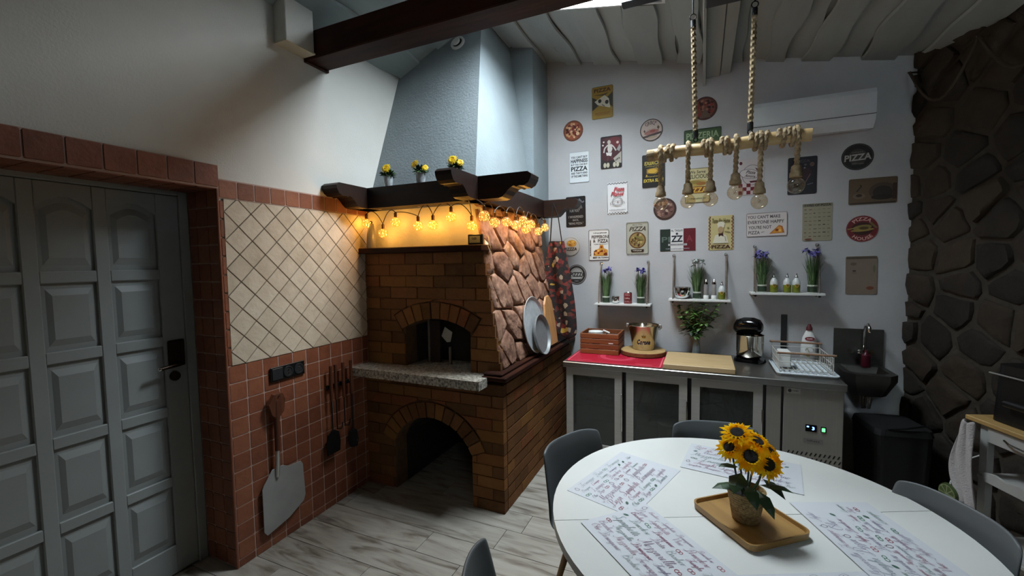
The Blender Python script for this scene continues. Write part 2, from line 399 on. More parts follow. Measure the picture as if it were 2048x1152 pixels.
# ------------------------------------------------------------------ walls
TOP = 4.2
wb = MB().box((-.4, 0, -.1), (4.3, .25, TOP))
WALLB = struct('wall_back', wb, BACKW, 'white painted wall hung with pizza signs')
DY0, DY1, DZ = -3.62, -2.68, 2.145      # door opening in the left wall
wl = MB()
wl.box((-.45, DY1, -.1), (0, .2, TOP)).box((-.45, -5.6, -.1), (0, DY0, TOP)).box((-.45, DY0, DZ), (0, DY1, TOP)).box((-.9, DY0-.2, -.1), (-.45, DY1+.2, TOP))
WALLL = struct('wall_left', wl, WHITE, 'white plaster wall with a tiled lower half')
_wf = MB().box((-.9, -5.6, -.1), (WX0, -5.4, TOP)).box((WX1, -5.6, -.1), (6.4, -5.4, TOP)).box((WX0, -5.6, -.1), (WX1, -5.4, WZ0)).box((WX0, -5.6, WZ1), (WX1, -5.4, TOP))
W2 = struct('added_fill_window', None, None, 'added small high window behind the camera for fill light', ((WX0+WX1)/2, -5.45, WZ0))  # added opening, out of view, that lifts the room's fill light
for a, b in (((WX0, -5.5, WZ0), (WX0+.03, -5.42, WZ1)), ((WX1-.03, -5.5, WZ0), (WX1, -5.42, WZ1)), ((WX0+.03, -5.5, WZ0), (WX1-.03, -5.42, WZ0+.03)), ((WX0+.03, -5.5, WZ1-.03), (WX1-.03, -5.42, WZ1))):
    MB().box(a, b).build('frame_bar', WHITEP, W2, world=True)
MB().box((WX0+.03, -5.465, WZ0+.03), (WX1-.03, -5.46, WZ1-.03)).build('pane', glass('clear_pane', '#f4fbff', .97), W2, world=True)
struct('wall_front', _wf, mat('dark_stone_front', [(.3, '#2c261f'), (.7, '#463b30')], .9, bump=.6, bscale=12))
# cream tiles set on the diagonal, inside a terracotta border
fx = lambda u, v, d: (d, u, v)
MB().box((0, -2.665, 1.16), (.004, -1.5, 2.092)).build('tile_bed', CGROUT, WALLL)
FY0, FY1, FZ0, FZ1 = -2.66, -1.56, 1.165, 2.09
D = .1555; R2 = random.Random(3)
full = None
n = 0
for i in range(-2, 18):
    for j in range(-2, 18):
        for k in (0, .5):
            cy, cz = FY0+(i+k)*D, FZ0+(j+k)*D
            q = D/2-.0022
            p = cliprect([(cy+q, cz), (cy, cz+q), (cy-q, cz), (cy, cz-q)], FY0, FZ0, FY1, FZ1)
            if len(p) < 3 or area(p) < 3e-4: continue
            dd = .0085+R2.uniform(-.0008, .0008)
            mb = MB().prism([(u-cy, v-cz) for u, v in p], lambda u, v, d: (d, u, v), .002, dd, 0, .002)
            link(mb.mesh('cream_tile', CREAM), 'cream_tile', WALLL, (0, cy, cz))
# terracotta tiles: lower field and the band on top
MB().box((0, -2.68, 0), (.004, -1.5, 1.165)).build('tile_bed', GROUT, WALLL)
MB().box((0, -2.68, 2.09), (.004, -1.2, 2.196)).build('tile_bed', GROUT, WALLL)
_tm = {}
def terra(parent, w, h, loc, fn_axis):
    k = (round(w, 3), round(h, 3), fn_axis)
    if k not in _tm:
        fn = {'x': lambda u, v, d: (d, u, v), 'y': lambda u, v, d: (u, -d, v), 'z': lambda u, v, d: (u, v, -d)}[fn_axis]
        _tm[k] = MB().prism(rrect(w-.006, h-.006, .004, 1), fn, 0, .0045, 0, .0012).mesh('terracotta_tile', TERRA)
    link(_tm[k], 'terracotta_tile', parent, loc)
TS = .1018
for r in range(12):
    z0 = 1.165-(r+1)*TS; h = TS
    if z0 < 0: h = TS+z0; z0 = 0
    if h < .02: continue
    for c in range(11):
        w = TS if c < 10 else .06
        terra(WALLL, w, h, (.002, -2.68+c*TS+w/2, z0+h/2), 'x')
for c in range(14): terra(WALLL, TS, .1, (.002, -2.629+c*TS, 2.143), 'x')
for c in range(9): terra(WALLL, .024, TS, (.002, -2.669, 1.2165+c*TS), 'x')
# angled rough-stone wall on the right
WD = Vector((.333, -.943, 0)); WN = Vector((-.943, -.333, 0)); WO = Vector((3.836, 0, 0))
def wr(u, v, d): 
    p = WO+WD*u+WN*d; return (p.x, p.y, v)
wrm = MB().prism([(-.4, -.1), (5.9, -.1), (5.9, TOP), (-.4, TOP)], wr, -.35, .006)
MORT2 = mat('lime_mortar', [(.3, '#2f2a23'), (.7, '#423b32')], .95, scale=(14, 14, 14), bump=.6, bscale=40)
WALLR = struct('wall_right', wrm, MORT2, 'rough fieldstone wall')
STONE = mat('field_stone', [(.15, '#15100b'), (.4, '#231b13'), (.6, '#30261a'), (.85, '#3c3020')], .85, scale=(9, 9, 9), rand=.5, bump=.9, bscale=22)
def voronoi(pts, box, gap):
    out = []
    for i, (px, py) in enumerate(pts):
        poly = [(box[0], box[1]), (box[2], box[1]), (box[2], box[3]), (box[0], box[3])]
        for j, (qx, qy) in enumerate(pts):
            if i == j or abs(qx-px)+abs(qy-py) > 1.6: continue
            a, b = qx-px, qy-py
            poly = clip(poly, a, b, a*(px+qx)/2+b*(py+qy)/2)
            if len(poly) < 3: break
        if len(poly) >= 3:
            poly = inset(poly, gap)
            if len(poly) >= 3 and area(poly) > .002: out.append(poly)
    return out
def stone(parent, poly, fn, h, R, name, m, rnd=.12):
    cx = sum(p[0] for p in poly)/len(poly); cy = sum(p[1] for p in poly)/len(poly)
    ring = []
    for i in range(len(poly)):
        p, q = poly[i], poly[(i+1) % len(poly)]; l = hypot(q[0]-p[0], q[1]-p[1])
        k = max(1, min(4, int(l/.06)))
        for t in range(k):
            f = (t+R.uniform(.05, .35) if t or k > 1 else .12)/k; x, y = p[0]+(q[0]-p[0])*f, p[1]+(q[1]-p[1])*f
            sh = 1-R.uniform(0, rnd); ring.append((cx+(x-cx)*sh, cy+(y-cy)*sh))
    def lay(s, d, j): return [fn(cx+(x-cx)*s, cy+(y-cy)*s, d+R.uniform(-j, j)) for x, y in ring]
    mb = MB().rings([lay(1, -.01, 0), lay(1, h*.3, h*.15), lay(.93, h*.85, h*.2), lay(.62, h, h*.3), lay(.25, h*1.02, h*.2)], 0, True, False, True)
    link(mb.mesh(name, m, True, 55), name, parent)
R3 = random.Random(11); pts = []
r = 0; z = -.05
while z < 4.0:
    hh = R3.uniform(.13, .24); u = -.1+R3.uniform(-.1, .1)
    while u < 3.2:
        w = R3.uniform(.18, .46); pts.append((u+w/2+R3.uniform(-.03, .03), z+hh/2+R3.uniform(-.05, .05))); u += w
    z += hh
for p in voronoi(pts, (-.02, -.05, 3.2, 3.9), .011):
    p = [(u, v) for u, v in p]
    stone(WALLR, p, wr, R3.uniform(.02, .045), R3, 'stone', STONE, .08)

# ------------------------------------------------------------------ ceiling: live-edge boards on a shallow gable
cl = MB()
RT = .3
def roofpiece(x0, x1, y0, y1):
    vs = [(x, y, roof(x)+d) for d in (0.02, RT) for x, y in ((x0, y0), (x1, y0), (x1, y1), (x0, y1))]
    cl.add(vs, [(0, 3, 2, 1), (4, 5, 6, 7), (0, 1, 5, 4), (1, 2, 6, 5), (2, 3, 7, 6), (3, 0, 4, 7)])
RG = .7018
roofpiece(-.5, RG-1e-4, -5.6, .25); roofpiece(RG, SX0, -5.6, .25); roofpiece(SX1, 6.5, -5.6, .25)
roofpiece(SX0, SX1, -5.6, SY0); roofpiece(SX0, SX1, SY1, .25)
CEIL = struct('ceiling', cl, GREYP, 'grey painted ceiling of wavy-edged boards')
R4 = random.Random(5)
def board(xa, xb, y0, y1, drop, ph):
    n = max(4, int((y1-y0)/.08)); rs = []
    for k in range(n+1):
        y = y0+(y1-y0)*k/n
        w0 = .016*sin(y*4.1+ph)+.010*sin(y*9.7+ph*2.3); w1 = .016*sin(y*3.6+ph*1.7+1)+.010*sin(y*8.9+ph*3.1)
        a, b = xa+w0, xb+w1
        rs.append([(a, y, roof(a)-drop+.018), (a+.006, y, roof(a)-drop), (b-.006, y, roof(b)-drop), (b, y, roof(b)-drop+.018)])
    link(MB().rings(rs).mesh('ceiling_board', GREYP), 'ceiling_board', CEIL)
x = 0.0; i = 0; edges = [0]
while x < 4.9:
    x += R4.uniform(.13, .21); edges.append(x)
for i in range(len(edges)-1):
    xa, xb = edges[i]-.012, edges[i+1]+.012
    drop = .004 if i % 2 else .034
    if xa < RG < xb: xa, xb = xa, xb
    if xb > SX0+.01 and xa < SX1-.01:
        spans = [(-5.4, SY0-.005), (SY1+.005, -.001)]
        xa, xb = (xa, min(xb, SX0-.005)) if xa < SX0-.06 else (xa, xb), None
        if isinstance(xa, tuple): xa, xb = xa
        board(xa, xb, spans[0][0], spans[0][1], drop, i*1.3); board(xa, xb, spans[1][0], spans[1][1], drop, i*1.3)
    else: board(xa, xb, -5.4, -.001, drop, i*1.3)
# skylight: white lining, frame and clear pane
WIN = struct('window_1', None, None, 'roof window letting daylight in above the oven', ((SX0+SX1)/2, (SY0+SY1)/2, roof(1.6)))
lin = MB(); T = .018
def slab(x0, x1, y0, y1, za, zb):
    vs = [(x, y, roof(x)+d) for d in (za, zb) for x, y in ((x0, y0), (x1, y0), (x1, y1), (x0, y1))]
    return MB().add(vs, [(0, 3, 2, 1), (4, 5, 6, 7), (0, 1, 5, 4), (1, 2, 6, 5), (2, 3, 7, 6), (3, 0, 4, 7)])
LIN = mat('skylight_lining', '#d9dcdc', .6)
for a in ((SX0, SX0+T, SY0, SY1), (SX1-T, SX1, SY0, SY1), (SX0+T, SX1-T, SY0, SY0+T), (SX0+T, SX1-T, SY1-T, SY1)):
    slab(*a, -.03, SHAFT+.05).build('lining_board', LIN, WIN, world=True)
slab(SX0+T, SX1-T, SY0+T, SY1-T, SHAFT-.06, SHAFT-.055).build('pane', glass('clear_pane', '#f4fbff', .97), WIN, world=True)

# ------------------------------------------------------------------ beams
b1 = thing('tie_beam', 'thick dark brown timber beam crossing under the ceiling to the left wall', 'beam', (0, -1.99, 3.06))
MB().box((-.02, -2.08, 3.06), (4.55, -1.9, 3.235), 0, .006).build('timber', DWOOD, b1, world=True)
MB().box((.0, -2.086, 3.046), (.022, -1.894, 3.243), 0, .003).build('end_board', DWOOD, b1, world=True)
b2 = thing('roof_purlin', 'grey painted boxed purlin running from the back wall along the ceiling', 'beam', (2.5, -.8, 3.22))
MB().box((2.388, -2.0, 3.222), (2.41, -.002, 3.47), 0, .003).build('fascia_board', GREYP, b2, world=True)
MB().box((2.41, -2.0, 3.285), (2.52, -.002, 3.45), 0, .003).build('soffit_board', GREYP, b2, world=True)
MB().box((2.524, -2.0, 3.295), (2.60, -.002, 3.43), 0, .003).build('soffit_board', GREYP, b2, world=True)
b3 = thing('roof_strut', 'short black timber end below the grey purlin, above the rope pendant', 'beam', (2.7, -1.56, 3.1))
MB().box((2.40, -1.66, 3.095), (4.4, -1.5, 3.22), 0, .006).build('timber', mat('blackened_wood', '#120c09', .5), b3, world=True)
b4 = thing('roller_blind', 'black roller blind cassette at the edge of the roof window', 'blind', (2.1, -1.0, 3.45))
MB().box((1.87, -1.08, 3.475), (2.33, -1.0, 3.52), 0, .008).build('cassette', BLACK, b4, world=True)
MB().cyl((2.02, -1.12, 3.47), (2.1, -1.12, 3.465), .012, n=10).build('pull_bar', CHROME, b4, world=True)
bx = thing('wall_box', 'white boxed cover on the left wall beside the dark beam end', 'box', (.05, -2.19, 3.08))
MB().box((.001, -2.295, 3.08), (.105, -2.09, 3.34), 0, .004).build('cover', WHITE, bx, world=True)
MB().box((.001, -2.3, 3.07), (.11, -2.088, 3.08)).build('rim', mat('cream_plastic', '#c9c2ac', .5), bx, world=True)

# ------------------------------------------------------------------ door in its tiled recess
SUR = struct('trim_1', None, None, 'terracotta tiled door surround', (0, -2.68, 0))
def terraw(w, h, loc, ax): terra(SUR, w, h, (loc[0], loc[1]+2.68, loc[2]), ax)
MB().box((0, -3.75, 2.145), (.012, -2.682, 2.265)).build('tile_bed', GROUT, SUR, world=True)
for c in range(11): terraw(TS+.02, .118, (.012, -2.742-c*(TS+.02), 2.206), 'x')
MB().box((-.28, DY0, 2.14), (0.01, -2.684, 2.1455)).build('tile_bed', GROUT, SUR, world=True)
for c in range(9):
    for k in range(2): terraw(.12, TS, (-.055-k*.125, -2.74-c*TS, 2.14), 'z')
MB().box((-.28, -2.684, 0), (.004, -2.6795, 2.145)).build('tile_bed', GROUT, SUR, world=True)
for r in range(21):
    for k, (w, x) in enumerate(((.088, -.042), (.1, -.137), (.07, -.223))):
        terraw(w, TS, (x, -2.684, 2.145-(r+.5)*TS), 'y')
MB().box((-.006, -2.693, 0), (.0078, -2.6795, 2.145), 0, .003).build('corner_tile_edge', TERRA, SUR, world=True)
DOOR = struct('door_1', None, None, 'white panelled door with a lever handle', (-.27, -3.1, 0))
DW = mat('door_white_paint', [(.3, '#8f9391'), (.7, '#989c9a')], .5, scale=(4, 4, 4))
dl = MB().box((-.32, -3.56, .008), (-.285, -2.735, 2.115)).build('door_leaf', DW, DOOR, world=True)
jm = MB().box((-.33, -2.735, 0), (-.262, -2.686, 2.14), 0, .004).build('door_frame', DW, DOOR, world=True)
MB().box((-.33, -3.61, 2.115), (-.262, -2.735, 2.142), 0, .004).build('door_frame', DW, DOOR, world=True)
# rails and stiles stand proud, panels sit between them
cols = [(-3.05, -2.845), (-3.30, -3.105), (-3.55, -3.355)]
rows = [(.17, .505), (.56, .9), (.955, 1.29), (1.345, 1.655), (1.71, 2.05)]
F0, F1 = -.285, -.268
ys = [-3.56]+[v for c in sorted(cols) for v in c]+[-2.735]
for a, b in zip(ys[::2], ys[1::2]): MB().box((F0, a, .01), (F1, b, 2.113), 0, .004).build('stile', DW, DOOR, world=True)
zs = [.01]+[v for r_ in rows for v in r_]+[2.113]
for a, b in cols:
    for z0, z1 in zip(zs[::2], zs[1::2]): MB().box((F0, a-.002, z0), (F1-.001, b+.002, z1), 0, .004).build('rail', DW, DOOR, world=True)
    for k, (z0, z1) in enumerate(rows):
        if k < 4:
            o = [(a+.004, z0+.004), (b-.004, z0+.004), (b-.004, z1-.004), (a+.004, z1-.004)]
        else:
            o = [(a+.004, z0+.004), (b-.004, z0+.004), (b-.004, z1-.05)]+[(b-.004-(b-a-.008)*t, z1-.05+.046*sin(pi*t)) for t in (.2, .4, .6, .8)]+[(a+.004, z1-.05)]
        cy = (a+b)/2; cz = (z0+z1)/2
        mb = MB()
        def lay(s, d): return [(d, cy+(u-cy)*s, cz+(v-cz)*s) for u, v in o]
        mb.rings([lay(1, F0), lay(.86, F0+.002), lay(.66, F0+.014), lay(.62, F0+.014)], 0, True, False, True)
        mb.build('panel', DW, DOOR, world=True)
        if k == 4:   # arched fillers above the top panels
            mb = MB().prism([(a, z1-.05)]+[(a+(b-a)*t, z1-.05+.05*sin(pi*t)) for t in (0, .2, .4, .6, .8, 1)]+[(b, z1+.005), (a, z1+.005)], lambda u, v, d: (d, u, v), F0, F1-.001)
            mb.build('arch_rail', DW, DOOR, world=True)
BRONZE = mat('dark_bronze', '#33271f', .3, metal=.9)
ho = MB().box((-.27, -2.83, 1.17), (-.255, -2.748, 1.318), 0, .006).build('handle_plate', BRONZE, DOOR, world=True)
lv = MB().tube([(-.256, -2.79, 1.19), (-.215, -2.79, 1.19), (-.205, -2.81, 1.19), (-.205, -2.895, 1.183)], [.011, .011, .011, .009], 10)
lo = lv.build('lever', BRONZE, DOOR, world=True, smooth=True)
MB().ball((-.205, -2.9, 1.183), .011, 10, 6).build('lever_tip', CHROME, DOOR, world=True, smooth=True)
MB().cyl((-.27, -2.803, 1.118), (-.256, -2.803, 1.118), .025, n=18).build('lock_rosette', BRONZE, DOOR, world=True)
# ------------------------------------------------------------------ brick pizza oven
OV = thing('pizza_oven', 'brick wood-fired pizza oven with arched openings in the corner', 'oven', (.6, -.8, 0))
R5 = random.Random(21)
ACX, ACZ, AR = .605, .233, .364          # lower arch
AX0, AX1 = ACX-.334, ACX+.334
ASP = ACZ+sqrt(AR**2-.334**2)
base_top = .893
arc = [(ACX+AR*cos(t), ACZ+AR*sin(t)) for t in [atan2(ASP-ACZ, .334)+(pi-2*atan2(ASP-ACZ, .334))*k/12 for k in range(13)]]
sec = [(0, 0), (0, base_top), (1.172, base_top), (1.172, 0), (AX1, 0)]+arc+[(AX0, 0)]
MB().prism(sec, lambda u, v, d: (u, d, v), -1.622, -.7).build('masonry_core', MORTAR, OV, world=True)
MB().box((0, -.7, 0), (1.172, -.002, base_top)).build('masonry_core', MORTAR, OV, world=True)
BH, BL, J = .0815, .245, .0045
def bricksolid(poly, fn, d0, d1):
    cx = sum(p[0] for p in poly)/len(poly); cy = sum(p[1] for p in poly)/len(poly)
    mb = MB().prism(poly, fn, d0, d1, 0, .002); return mb
def arch_cut(x0, x1, z0, z1, cx, cz, ro, xo0, xo1, zs, ae=0, zbot=-1):
    """brick outline(s) left over outside an arched opening"""
    res = []
    def bound(z):
        if z >= cz+ro: return 0
        if z >= cz+ro*sin(ae): return sqrt(max(0, ro*ro-(z-cz)**2))
        if z > zs: return max((xo1-xo0)/2, (z-cz)/math.tan(ae)+.006)
        if z > zbot: return (xo1-xo0)/2
        return 0
    if x1 <= xo0-.13 or x0 >= xo1+.13 or z0 >= cz+ro: return [[(x0, z0), (x1, z0), (x1, z1), (x0, z1)]]
    zz = [z0+(z1-z0)*k/6 for k in range(7)]
    Ls = [(min(x1, cx-bound(z)), z) for z in zz]; Rs = [(max(x0, cx+bound(z)), z) for z in zz]
    if x0 < cx:
        p = [(x0, z) for x, z in (Ls[0], Ls[-1])]
        q = [(x, z) for x, z in Ls if x > x0+.004]
        if q and max(x for x, z in q)-x0 > .025:
            res.append([(x0, q[0][1])]+q+[(x0, q[-1][1])])
    if x1 > cx:
        q = [(x, z) for x, z in Rs if x < x1-.004]
        if q and x1-min(x for x, z in q) > .025:
            res.append([(x1, q[-1][1])]+q[::-1]+[(x1, q[0][1])])
    return res
def front(poly, y0, y1, name='brick', m=BRICK, jit=.0025):
    p = inset(poly, J/2) if False else poly
    cx = sum(u for u, v in p)/len(p); cz = sum(v for u, v in p)/len(p); d = R5.uniform(-jit, jit)
    mb = MB().prism([(u-cx, v-cz) for u, v in p], lambda u, v, q: (u, q, v), y0, y1+d, 0, .001)
    link(mb.mesh(name, m), name, OV, (cx-.6, .8, cz))
k = 0
z = 0.0
while z < base_top-.02:
    h = min(BH, base_top-z)
    x = -BL/2*(k % 2)
    while x < 1.19:
        x0, x1 = max(x+J/2, .004), min(x+BL-J/2, 1.19)
        if 1.19-(x+BL) < .07: x1 = 1.19
        if x1-x0 > .03:
            for p in arch_cut(x0, x1, z+J/2, z+h-J/2, ACX, ACZ, AR+.124, AX0-.004, AX1+.004, ASP-.02, atan2(ASP-ACZ, .334)-.02): front(p, -1.58, -1.63)
        if x1 == 1.19: break
        x += BL
    z += BH; k += 1
def voussoirs(cx, cz, r0, r1, a0, a1, n, y0, y1):
    for i in range(n):
        t0 = a0+(a1-a0)*i/n; t1 = a0+(a1-a0)*(i+1)/n; g = .0045
        p = []
        for r, sg in ((r0, 1), (r1, 1)):
            pass
        p = [(cx+r0*cos(t0+g/r0), cz+r0*sin(t0+g/r0)), (cx+r1*cos(t0+g/r1), cz+r1*sin(t0+g/r1)),
             (cx+r1*cos(t1-g/r1), cz+r1*sin(t1-g/r1)), (cx+r0*cos(t1-g/r0), cz+r0*sin(t1-g/r0))]
        front(p, y0, y1, 'arch_brick', jit=.004)
th = atan2(ASP-ACZ, .334)
voussoirs(ACX, ACZ, AR, AR+.115, th-.02, pi-th+.02, 13, -1.5, -1.638)
# side of the base: long courses with raked joints
k = 0; z = 0.0; _sb = {}
while z < .93:
    h = min(BH, .925-z)
    if h < .02: break
    y = -1.572-(BL/2 if k % 2 else 0)
    while y < -.005:
        y0, y1 = max(y, -1.572)+.001, min(y+BL, -.004)-.001
        if y1-y0 > .03:
            key = (round(y1-y0, 3), round(h, 3))
            if key not in _sb:
                _sb[key] = MB().prism([(-key[0]/2, -h/2+.005), (key[0]/2, -h/2+.005), (key[0]/2, h/2-.005), (-key[0]/2, h/2-.005)], lambda u, v, d: (d, u, v), -.03, .018, 0, .001).mesh('brick', BRICK)
            link(_sb[key], 'brick', OV, (1.172+R5.uniform(-.0015, .0015)-.6, (y0+y1)/2+.8, z+h/2))
        y += BL
    z += BH; k += 1
# added dark lining: the wood store's inner shade put into its colour
LIN2 = mat('shade_dark_brick', [(.3, '#15100c'), (.7, '#241a13')], .95, scale=(18, 18, 18), bump=.5)
ins = [(AX0+.0, .0)]+arc[::-1]+[(AX1, .0)]
_o = [(u, v) for u, v in ins]; _i = [(ACX+(u-ACX)*.985, v*.988) for u, v in ins]
MB().rings([[(u, -1.5, v) for u, v in _i], [(u, -.72, v) for u, v in _i]], 0, False).build('store_shade_lining', LIN2, OV, world=True)
MB().add([(u, -.72, v) for u, v in _i], [tuple(range(len(_i)))]).build('store_shade_back', LIN2, OV, world=True)
# granite slab and dark ledge
GRAN = mat('speckled_granite', [(.36, '#5a554c'), (.46, '#9c968a'), (.56, '#beb8ac'), (.68, '#d8d3c8')], .35, scale=(70, 70, 70), detail=3)
MB().prism([(.002, -1.8), (1.1, -1.8), (1.1, -1.685), (1.05, -1.685), (1.05, -1.3), (.002, -1.3)], FLAT(base_top), .002, .062).build('granite_slab', GRAN, OV, world=True)
LW = DWOODY
MB().box((1.055, -1.68, .93), (1.235, -.003, .962), 0, .006).build('ledge', LW, OV, world=True)
MB().box((1.06, -1.67, .962), (1.2, -.003, .985), 0, .008).build('ledge_moulding', LW, OV, world=True)
# upper front: tapering brick face round the mouth
UCX, UCZ, UR = .648, .77, .55
UX0, UX1 = .37, .926; US = UCZ+sqrt(UR**2-.278**2)
ZB, ZT = .955, 1.80
xr = lambda z: 1.178-(z-.968)*(1.178-1.052)/(1.805-.968)
YF = -1.60
ua = atan2(US-UCZ, .278)
arc = [(UCX+UR*cos(t), UCZ+UR*sin(t)) for t in [ua+(pi-2*ua)*q/12 for q in range(13)]]
sec = [(0.002, ZB), (.002, 1.8), (xr(1.8)-.03, 1.8), (xr(ZB)-.03, ZB), (UX1, ZB)]+arc+[(UX0, ZB)]
MB().prism(sec, lambda u, v, d: (u, d, v), -1.59, -1.2).build('masonry_core', MORTAR, OV, world=True)
core = MB()
MB().prism([(.002, 1.8), (xr(1.8)-.03, 1.8), (xr(2.128)-.03, 2.128), (.002, 2.128)], lambda u, v, d: (u, d, v), -1.53, -1.2).build('masonry_core', MORTAR, OV, world=True)
core.add([(x, y, z) for z, X in ((ZB, xr(ZB)-.022), (2.128, xr(2.128)-.022)) for x, y in ((.002, -1.2), (X, -1.2), (X, -.41), (.002, -.41))],
         [(0, 3, 2, 1), (4, 5, 6, 7), (0, 1, 5, 4), (1, 2, 6, 5), (2, 3, 7, 6), (3, 0, 4, 7)])
core.build('masonry_core', MORTAR, OV, world=True)
k = 0; z = ZB; UH = .0845
while z < ZT-.02:
    h = min(UH, ZT-z); x = -.1*(k % 2)
    while x < 1.2:
        lim = xr(z+h/2)-.012
        x0, x1 = max(x+J/2, .004), min(x+BL-J/2, lim)
        if lim-(x+BL) < .07: x1 = lim
        if x1-x0 > .03:
            for p in arch_cut(x0, x1, z+J/2, z+h-J/2, UCX, UCZ, UR+.128, UX0-.004, UX1+.004, US-.05, ua-.05): front(p, -1.53, YF)
        if x1 >= lim-1e-6: break
        x += BL
    z += UH; k += 1
voussoirs(UCX, UCZ, UR, UR+.12, ua-.05, pi-ua+.05, 9, -1.4, YF-.008)
# mouth: steel frame, dark door leaf, paper tag on it
SOOT = mat('sooty_steel', '#0a0908', .6)
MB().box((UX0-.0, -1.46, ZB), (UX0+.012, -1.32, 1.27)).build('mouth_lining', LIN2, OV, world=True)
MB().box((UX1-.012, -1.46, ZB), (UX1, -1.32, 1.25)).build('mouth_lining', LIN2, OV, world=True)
MB().box((UX0-.05, -1.32, ZB), (UX1+.05, -1.3, 1.4)).build('oven_door', SOOT, OV, world=True)
MB().box((.452, -1.43, .957), (.47, -1.40, 1.3), 0, .003).build('door_frame_bar', mat('dull_steel', '#8a8379', .5, metal=.7), OV, world=True)
MB().box((.66, -1.46, .957), (.678, -1.44, 1.09), 0, .003).build('door_prop', mat('dull_steel', '#8a8379', .5, metal=.7), OV, world=True)
MB().box((.47, -1.425, .957), (.56, -1.405, 1.28)).build('door_shield', mat('rust_brown_steel', '#2c1712', .7), OV, world=True)
tgm = MB().prism([(-.052, -.012), (-.018, .055), (.055, .02), (.035, -.05), (.0, -.055)], lambda u, v, d: (.655+u*.9, -1.47-d, 1.185+v*1.05), 0, .002)
tgm.build('paper_tag', mat('grey_paper', '#b9b6ad', .8), OV, world=True)
MB().tube([(.905, -1.5, 1.19+.03*cos(t)) if False else (.905+.008*cos(t), -1.5, 1.19+.028*sin(t)) for t in [2*pi*q/14 for q in range(15)]], .004, 6).build('pull_ring', CHROME, OV, world=True)
# shelf over the bricks and the plaster strip behind the bulbs
MB().box((.002, -1.665, 1.80), (1.062, -1.5, 1.842), 0, .005).build('shelf_board', DWOOD, OV, world=True)
PLAS = mat('cream_stucco', [(.3, '#c6bda6'), (.7, '#d4ccb8')], .9, scale=(9, 9, 9), bump=.3, bscale=45)
MB().add([(x, y, z) for z, X in ((1.84, xr(1.84)-.012), (2.128, xr(2.128)-.012)) for x, y in ((.004, -1.548), (X, -1.548), (X, -1.5), (.004, -1.5))],
         [(0, 3, 2, 1), (4, 5, 6, 7), (0, 1, 5, 4), (1, 2, 6, 5), (2, 3, 7, 6), (3, 0, 4, 7)]).build('stucco_panel', PLAS, OV, world=True)
# rough stone cladding on the sloping right flank
STN = mat('pink_sandstone', [(.15, '#3c261c'), (.4, '#74503e'), (.58, '#96705a'), (.8, '#bc9a82')], .9, scale=(17, 17, 17), rand=.15, dist=.6, bump=1.0, bscale=26, detail=8)
def flank(u, v, d): return (xr(v)-.024+d, u, v)
R6 = random.Random(8); pts = []
z = .93; kk = 0
while z < 2.2:
    hh = R6.uniform(.2, .28); y = -1.75+(.1 if kk % 2 else 0)
    while y < -.3:
        w = R6.uniform(.16, .28); pts.append((y+w/2+R6.uniform(-.05, .05), z+hh/2+R6.uniform(-.1, .1))); y += w
    z += hh; kk += 1
SHR = .55
for p in voronoi([(u+SHR*v, v) for u, v in pts], (-3, .5, 3, 2.6), .005):
    p = cliprect([(u-SHR*v, v) for u, v in p], -1.585, .985, -.42, 2.12)
    if len(p) < 3 or area(p) < .002: continue
    stone(OV, p, lambda u, v, d: tuple(a-b for a, b in zip(flank(u, v, d), (.6, -.8, 0))), R6.uniform(.012, .028), R6, 'stone', STN, .04)
# white end of the chimney breast behind the stones
# ------------------------------------------------------------------ chimney hood
HD = thing('chimney_hood', 'pale blue-grey plastered chimney hood tapering up to the ceiling', 'chimney', (.45, -.8, 2.2))
hy = lambda z: -1.461+.372*(z-2.371); hxr = lambda z: .945-.1425*(z-2.22)
mb = MB(); za, zb = 2.13, 3.95
mb.add([(x, y, z) for z in (za, zb) for x, y in ((.001, hy(z)), (hxr(z), hy(z)), (hxr(z), -.3), (.001, -.3))],
       [(0, 3, 2, 1), (4, 5, 6, 7), (0, 1, 5, 4), (1, 2, 6, 5), (2, 3, 7, 6), (3, 0, 4, 7)])
mb.build('hood', HOODM, HD, world=True)
MB().box((.3, -.41, 2.128), (.962, -.002, 3.95)).build('flue_casing', HOODM, HD, world=True)
MB().box((.3, -.41, .987), (.962, -.002, 2.128)).build('flue_casing', HOODM, OV, world=True)
vc = Vector((.549, -1.035, 3.517)); vn = Vector((0, -1, .372)).normalized(); vx = Vector((1, 0, 0)); vz = vn.cross(vx)*-1
def vent(r0, r1, d0, d1):
    rs = []
    for r, d in ((r0, 0.0), (r0, d0), (r1, d1), (r1*.98, 0.004)):
        rs.append([tuple(vc+vn*d+(vx*cos(a)+vz*sin(a))*r) for a in [2*pi*q/24 for q in range(24)]])
    return MB().rings(rs, 0, True, False, False)
vent(.062, .044, .012, .014).build('vent_ring', WHITEP, HD, world=True, smooth=True)
MB().rings([[tuple(vc+vn*.002+(vx*cos(a)+vz*sin(a))*.046) for a in [2*pi*q/24 for q in range(24)]]]*2, 0, True, True, False).build('vent_throat', BLACK, HD, world=True)
cc = vc+vn*.022+vz*.004-vx*.004
MB().rings([[tuple(cc+vn*d+(vx*cos(a)+vz*sin(a))*r) for a in [2*pi*q/24 for q in range(24)]] for r, d in ((.034, 0), (.036, .006), (.03, .012))], 0).build('vent_valve', WHITEP, HD, world=True, smooth=True)

MANW = mat('mantel_wood', [(.25, '#110704'), (.5, '#1b0c06'), (.75, '#26110a')], .5, scale=(3, 22, 22), bump=.1, bscale=30, spec=.3)
